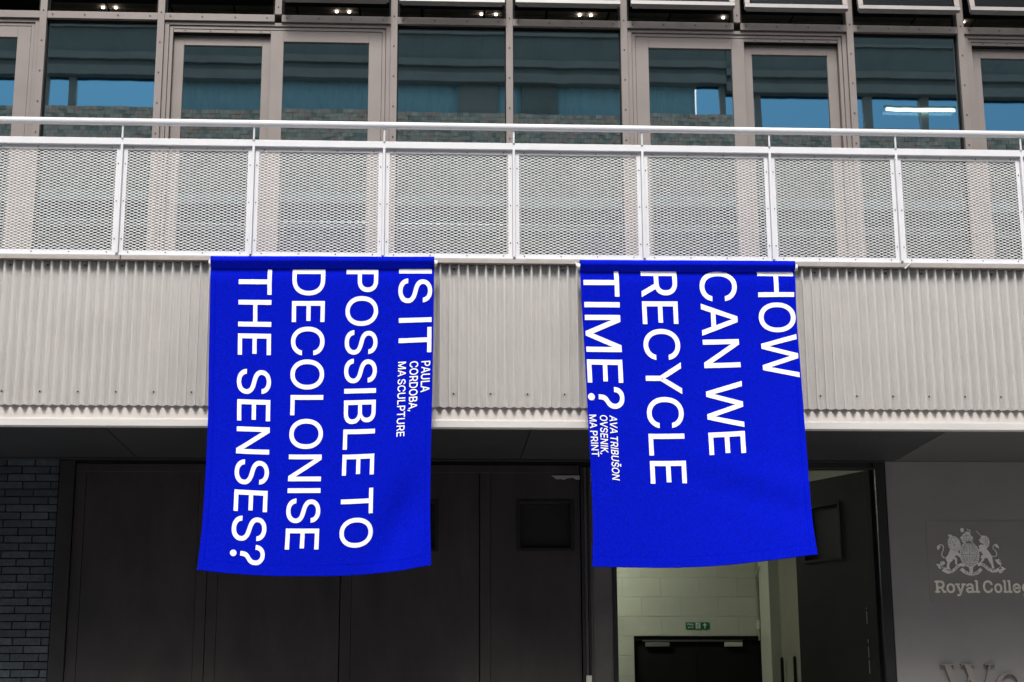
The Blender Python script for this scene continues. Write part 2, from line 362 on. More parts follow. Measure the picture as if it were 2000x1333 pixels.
# top hung sashes pushed open above the transom
for i, (a, b) in enumerate(zip(sm, sm[1:])):
    if a < -4.8 or a > 4.6: continue
    w = b-a-2*HW-0.03
    sash = bpy.data.objects.new('awning_sash', None); COL.objects.link(sash); sash.parent = bld
    ang = 0.05 if a < -3.0 else (0.16 if a < -2.0 else 0.22+0.01*((i*7) % 3))
    sash.location = ((a+b)/2, GY-0.02, 8.42); sash.rotation_euler = (-ang, 0, 0)
    H = 0.60 if a < -2.0 else 0.735
    MB().box(-w/2, w/2, -0.022, 0.022, -H, -H+0.040).build('sash_rail', M['sash'], sash, 0.002)
    MB().box(-w/2+0.02, w/2-0.02, 0.026, 0.040, -H+0.004, -H+0.018).box(-w/2+0.02, w/2-0.02, 0.046, 0.058, -H+0.012, -H+0.026).build('weather_bar', M['sash'], sash, 0.001)
    for sx in (-1, 1):
        MB().box(min(sx*w/2, sx*(w/2-0.045)), max(sx*w/2, sx*(w/2-0.045)), -0.020, 0.020, -H+0.042, 0.0).build('sash_stile', M['frame'], sash, 0.002)
    MB().box(-w/2+0.046, w/2-0.046, -0.003, 0.003, -H+0.042, 0).build('pane', M['glassc'], sash)
    MB().cyl((0.0, 0.03, -H+0.06), (0.04, 0.30, -H+0.30), 0.006, 6).cyl((0.0, 0.03, -H+0.06), (0.0, 0.05, -H+0.01), 0.012, 6).build('chain_stay', M['steel'], sash)
    B('window_jamb', M['seal'], bld, (a+HW, a+HW+0.018, GY-0.01, GY+0.05, 7.632, 8.43))
    B('window_jamb', M['seal'], bld, (b-HW-0.018, b-HW, GY-0.01, GY+0.05, 7.632, 8.43))

# ------------------------------------------------------------------ ground floor recess
RY = 1.50
# folding leaves
B('door_jamb', M['doorf'], bld, (-3.372, -3.252, RY-0.03, RY+0.10, 0.12, 3.783), 0.003)
lv = [(-3.248, -2.152, 0), (-2.146, -1.070, 1), (-1.064, 0.066, 1), (0.072, 0.902, 1)]
for a, b, win in lv:
    leafo = bpy.data.objects.new('door_leaf', None); COL.objects.link(leafo); leafo.parent = bld
    st = 0.085
    if win:
        wx0, wx1 = (b-0.51-0.02, b-0.05) if b > 0.5 else (b-0.80, b-0.34)
        wz0, wz1 = 3.038, 3.470
        # panel with an opening for the louvre
        x0_, x1_ = a+st+0.003, b-0.003
        MB().box(x0_, wx0, RY, RY+0.05, 0.14, 3.74).box(wx1, x1_, RY, RY+0.05, 0.14, 3.74).box(wx0, wx1, RY, RY+0.05, 0.14, wz0).box(wx0, wx1, RY, RY+0.05, wz1, 3.74).build('door_panel', M['door'], leafo)
        fr = ring(wx0, wx1, wz0, wz1, 0.03, 0.03, 0.03, 0.03, RY-0.006, RY+0.045).build('vent_frame', M['louv'], leafo, 0.002)
        B('vent_back', M['louv'], leafo, (wx0+0.03, wx1-0.03, RY+0.046, RY+0.05, wz0+0.03, wz1-0.03))
        for kx in range(0):
            zz = wz0+0.04+kx*0.0335
            s_ = MB().box(wx0+0.032, wx1-0.032, -0.002, 0.002, -0.018, 0.018).build('louvre_blade', M['louv'], leafo)
            s_.location = (0, RY+0.022, zz+0.012); s_.rotation_euler = (rad(-42), 0, 0)
    else:
        B('door_panel', M['door'], leafo, (a+st+0.003, b-0.088, RY+0.004, RY+0.05, 0.14, 3.74))
        B('door_stile', M['door'], leafo, (b-0.085, b, RY, RY+0.05, 0.14, 3.74), 0.002)
    B('door_stile', M['door'], leafo, (a, a+st, RY-0.001, RY+0.05, 0.14, 3.74), 0.002)
B('door_track', M['doorf'], bld, (-3.25, 3.388, RY+0.02, RY+0.14, 3.742, 3.797), 0.003)
B('door_header', M['door'], bld, (-3.248, 0.902, RY-0.008, RY+0.018, 3.690, 3.755), 0.002)
# ragged pale grey sliver above the last leaf
MB().prism([(0.665,3.668),(0.902,3.670),(0.902,3.632),(0.872,3.634),(0.845,3.652),(0.800,3.646),(0.768,3.632),(0.745,3.640),(0.710,3.637),(0.690,3.650)], RY-0.012, RY-0.0095).build('pale_sliver', M['pale_grey'], bld)
# ribbed post
mb = MB().box(0.908, 0.996, RY-0.005, RY+0.09, 0.12, 3.783)
B('post', M['doorf'], bld, (0.908, 0.932, RY-0.020, RY+0.09, 0.12, 3.740), 0.002)
B('post', M['leaf'], bld, (0.935, 0.958, RY-0.008, RY+0.09, 0.12, 3.740), 0.002)
B('post', M['doorf'], bld, (0.961, 0.978, RY-0.026, RY+0.09, 0.12, 3.740), 0.002)
B('post', M['leaf'], bld, (0.981, 0.996, RY-0.005, RY+0.09, 0.12, 3.740), 0.002)
B('latch', M['box'], bld, (0.930, 0.975, RY-0.045, RY-0.027, 1.965, 2.035), 0.002)
nl = bpy.data.objects.new('door_leaf', None); COL.objects.link(nl); nl.parent = bld
B('door_panel', M['leaf'], nl, (0.999, 1.160, RY+0.002, RY+0.06, 0.14, 3.74), 0.002)
B('door_edge', M['doorf'], nl, (1.162, 1.198, RY-0.012, RY+0.075, 0.14, 3.74), 0.003)
# opening, right jamb, open leaf
B('door_jamb', M['doorf'], bld, (3.392, 3.470, RY-0.028, RY+0.10, 0.12, 3.783), 0.003)
B('door_jamb', M['seal'], bld, (3.470, 3.482, RY-0.010, RY+0.10, 0.12, 3.783), 0.002)
ol = bpy.data.objects.new('open_door_leaf', None); COL.objects.link(ol); ol.parent = bld
ol.location = (3.386, RY+0.06, 0)
ol.rotation_euler = (0, 0, math.atan2(0.86, -0.455))
LW = 0.985
# leaf local x runs away from the hinge; its visible face is local +y side
mbp = MB().box(0.075, 0.40, -0.02, 0.025, 0.14, 3.735).box(0.86, LW, -0.02, 0.025, 0.14, 3.735).box(0.40, 0.86, -0.02, 0.025, 0.14, 3.04).box(0.40, 0.86, -0.02, 0.025, 3.50, 3.735)
mbp.build('door_panel', M['leafd'], ol)
B('door_stile', M['leafd'], ol, (0.0, 0.072, -0.022, 0.028, 0.14, 3.735), 0.002)
o = MB().box(0.38, 0.405, -0.03, 0.035, 3.02, 3.52).box(0.855, 0.88, -0.03, 0.035, 3.02, 3.52).box(0.405, 0.855, -0.03, 0.035, 3.02, 3.045).box(0.405, 0.855, -0.03, 0.035, 3.495, 3.52).build('vent_frame', M['leafd'], ol, 0.002)
B('vent_back', M['louv'], ol, (0.405, 0.855, -0.004, 0.004, 3.045, 3.495))
for kx in range(0):
    s_ = B('louvre_blade', M['louv'], ol, (0.407, 0.853, 0.006, 0.022, 3.06+kx*0.055, 3.075+kx*0.055))
# worn bright edge on the leaf stile
for za, zb in ((2.66,2.76),(2.70-0.17,2.50),(2.47,2.38),(2.36,2.25),(2.78,2.79)):
    B('worn_edge', M['pale_grey'], ol, (0.120, 0.126, 0.0255, 0.0268, min(za, zb)-0.2, max(za, zb)-0.2))
    B('worn_edge', M['pale_grey'], ol, (0.120, 0.126, -0.0218, -0.0205, min(za, zb)-0.2, max(za, zb)-0.2))
# right cladding
B('cladding_sheet', M['clad'], bld, (3.484, 6.0, RY-0.012, RY+0.02, 0.12, 3.797), 0.002)
B('cladding_sheet', M['clad'], bld, (6.004, X1, RY-0.012, RY+0.02, 0.12, 3.797), 0.002)
B('store_wall', M['dark'], bld, (X0, 0.99, RY+0.12, RY+0.3, 0.0, 3.85))
B('store_wall', M['dark'], bld, (3.60, X1, RY+0.03, RY+0.3, 0.0, 3.81))
# ground floor room behind the opening
B('passage_floor', M['floor'], bld, (-1.5, 3.6, RY+0.3, 6.7, 0.004, 0.13))
B('passage_ceiling', M['clad'], bld, (-1.5, 3.8, 1.81, 6.7, 4.30, 4.40))
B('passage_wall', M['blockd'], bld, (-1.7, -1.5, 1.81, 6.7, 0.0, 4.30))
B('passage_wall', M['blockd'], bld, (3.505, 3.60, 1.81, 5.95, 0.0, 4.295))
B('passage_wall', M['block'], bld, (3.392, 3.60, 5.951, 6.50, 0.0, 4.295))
BY = 6.5
B('block_backing', M['blockm'], bld, (-1.49, 1.960, BY+0.004, BY+0.2, 0.13, 4.295))
B('block_backing', M['blockm'], bld, (1.9605, 3.62, BY+0.004, BY+0.2, 2.63, 4.295))
B('rear_wall', M['dark'], bld, (X0, X1, 6.82, 7.0, 0, 4.9))
B('passage_lamp', M['lamp'], bld, (0.1, 1.3, 5.40, 5.48, 4.20, 4.25))
blk = {}
def block(xa, xb, za, zb):
    k_ = (round(xb-xa, 3), round(zb-za, 3))
    if k_ not in blk:
        w_, h_ = k_[0]/2-0.002, k_[1]/2-0.002
        me = meshof(MB().box(-w_, w_, 0, 0.06, -h_, h_), 'wall_block', M['block']); blk[k_] = me
    o_ = inst('wall_block', blk[k_], bld, ((xa+xb)/2, BY+0.0, (za+zb)/2))
    bv = o_.modifiers.new('bevel', 'BEVEL'); bv.width = 0.002; bv.segments = 1
CH = 0.2175; BWd = 0.4365
k_ = 0
for r_ in range(-9, 8):
    za = 2.63+r_*CH; zb = min(za+CH, 4.29)
    ph = (1.401 if r_ % 2 == 0 else 1.180) if r_ >= 0 else (1.088 if r_ % 2 else 1.307)
    xs = ph
    while xs < 3.39:
        a_, b_ = xs, xs+BWd
        lim = 3.390 if za > 2.6 else 1.960
        a2, b2 = max(a_, 1.0), min(b_, lim)
        if b2-a2 > 0.03: block(round(a2, 3), round(b2, 3), round(za, 4), round(zb, 4))
        xs += BWd
# fire doors in the block wall
fd = bpy.data.objects.new('fire_door', None); COL.objects.link(fd); fd.parent = bld
B('door_frame', M['seal'], fd, (1.961, 3.389, BY+0.02, BY+0.12, 2.585, 2.629))
B('door_leaf', M['seal'], fd, (1.962, 2.675, BY+0.06, BY+0.11, 0.13, 2.583))
B('door_leaf', M['seal'], fd, (2.679, 3.388, BY+0.06, BY+0.11, 0.13, 2.583))
for xa, mm in ((2.09, 'steel'), (2.985, 'box')):
    B('door_closer', M[mm], fd, (xa, xa+0.20 if xa > 2.5 else xa+0.27, BY+0.01, BY+0.058, 2.515, 2.562), 0.003)
B('door_closer', M['steel'], fd, (2.06, 3.19, BY+0.02, BY+0.055, 2.572, 2.598), 0.003)

# ------------------------------------------------------------------ brick wall
bw = empty('brick_wall', 'dark blue-black brick wall left of the dark folding doors under the balcony', 'wall')
B('wall_backing', M['mortar'], bw, (X0, -3.376, RY+0.010, RY+0.25, 0.0, 3.797))
CHb = 0.0630; LBk = 0.227
bm_ = {}
rest = MB(); cnt = 0
for r_ in range(0, 59):
    zt = 3.796-0.0005 if r_ == 0 else 3.733-(r_-1)*CHb
    zb = 3.733 if r_ == 0 else zt-CHb
    end = 0.19 if r_ % 2 == 0 else 0.066
    end += (0.0 if (r_//2) % 2 else 0.012)
    xr = -3.380; first = True
    while xr > -7.6:
        wd = end if first else LBk
        xl = xr-wd; first = False
        h_ = zt-zb
        hh = h_/2-0.0050; ww = wd/2-0.0055
        if xr > -4.25 and zb > 1.75:
            kk = (round(wd, 3), round(h_, 3))
            if kk not in bm_: bm_[kk] = meshof(MB().box(-ww, ww, -0.004, 0.05, -hh, hh), 'brick', M['brickw'])
            o_ = inst('brick', bm_[kk], bw, ((xl+xr)/2, RY+random.uniform(-0.002, 0.002), (zt+zb)/2))
            cnt += 1
        else:
            rest.box((xl+xr)/2-ww, (xl+xr)/2+ww, RY-0.004, RY+0.05, (zt+zb)/2-hh, (zt+zb)/2+hh)
        xr = xl
o = rest.build('brickwork', M['brickw'], bw); o['kind'] = 'stuff'

# ------------------------------------------------------------------ balcony railing
rl = empty('balcony_railing', 'white steel balcony railing with expanded mesh panels and round handrail above the corrugated front', 'railing')
# handrail
MB().cyl((X0, -0.03, 6.160), (X1, -0.03, 6.160), 0.0275, 24).build('handrail', M['rail'], rl, smooth=True)
B('top_rail', M['rail'], rl, (X0, X1, -0.022, 0.028, 5.981, 6.033), 0.002)
B('bottom_rail', M['rail'], rl, (X0, X1, -0.012, 0.040, 5.1005, 5.112), 0.0015)
pf = meshof(ring(-0.4885, 0.4885, 0, 0.862, 0.0315, 0.0315, 0.030, 0.030, 0.004, 0.008), 'panel_frame', M['rail'])
# expanded metal sheet
mb = MB(); px_, pz_ = 0.0543, 0.0232
xa, xb, z0_, z1_ = -0.459, 0.459, 0.024, 0.838
nseg = int(round((xb-xa)/(px_/2))); dx = (xb-xa)/nseg; nrow = int(round((z1_-z0_)/(pz_/2))); dz = (z1_-z0_)/nrow
sh, sd_ = 0.0017, 0.0030
for r_ in range(nrow+1):
    zc = z0_+r_*dz
    for i in range(nseg):
        s1 = 1 if (i+r_) % 2 == 0 else -1
        # strand from one bond to the next, slightly bowed
        za, zb = zc-s1*dz*0.40, zc+s1*dz*0.40
        x0s, x1s = xa+i*dx, xa+(i+1)*dx
        b0 = len(mb.v)
        yo = 0.003
        xi, xj = x0s+dx*0.22*0, x1s
        for (xp, zp) in ((x0s, za), (x0s+dx*0.20, za+(zb-za)*0.06), (x1s-dx*0.20, zb-(zb-za)*0.06), (x1s, zb)):
            mb.v += [(xp, yo-sd_, zp-sh+0.0012), (xp, yo-sd_+0.0005, zp+sh*0.6+0.0012), (xp, yo+sd_, zp+sh-0.0012), (xp, yo+sd_-0.0005, zp-sh*0.6-0.0012)]
        for k in range(3):
            a = b0+4*k
            for q in range(4):
                q2 = (q+1) % 4
                mb.f.append((a+q, a+4+q, a+4+q2, a+q2))
msh = meshof(mb, 'expanded_mesh', M['mesh'])
fin = meshof(MB().box(-0.009, 0.009, -0.030, 0.035, 0, 0.866), 'post', M['rail'])
stub = meshof(MB().cyl((0, -0.025, 0), (0, -0.028, 0.105), 0.0075, 10), 'handrail_bracket', M['rail'])
psc = meshof(MB().cyl((0,0.002,0),(0,-0.003,0),0.0045,8), 'screw', M['screw'])
for i in range(-5, 12):
    x = 0.2830-3+i+0.0
    if x < X0+0.5 or x > X1-0.2: continue
    q = inst('post', fin, rl, (x, 0, 5.114)); bv = q.modifiers.new('bevel', 'BEVEL'); bv.width = 0.0015; bv.segments = 1
    inst('handrail_bracket', stub, rl, (x, 0, 6.030))
    if x+1 < X1:
        pn = bpy.data.objects.new('mesh_panel', None); COL.objects.link(pn); pn.parent = rl; pn.location = (x+0.5, 0, 5.114)
        q = inst('panel_frame', pf, pn); bv = q.modifiers.new('bevel', 'BEVEL'); bv.width = 0.001; bv.segments = 1
        inst('expanded_mesh', msh, pn, (0, 0.012, 0.012))
        if -4 < x < 5:
            for sx in (-0.42, -0.14, 0.14, 0.42):
                inst('screw', psc, pn, (sx, 0.003, 0.847)); inst('screw', psc, pn, (sx, 0.003, 0.015))
            for zz in (0.12, 0.42, 0.72):
                inst('screw', psc, pn, (-0.474, 0.003, zz)); inst('screw', psc, pn, (0.474, 0.003, zz))

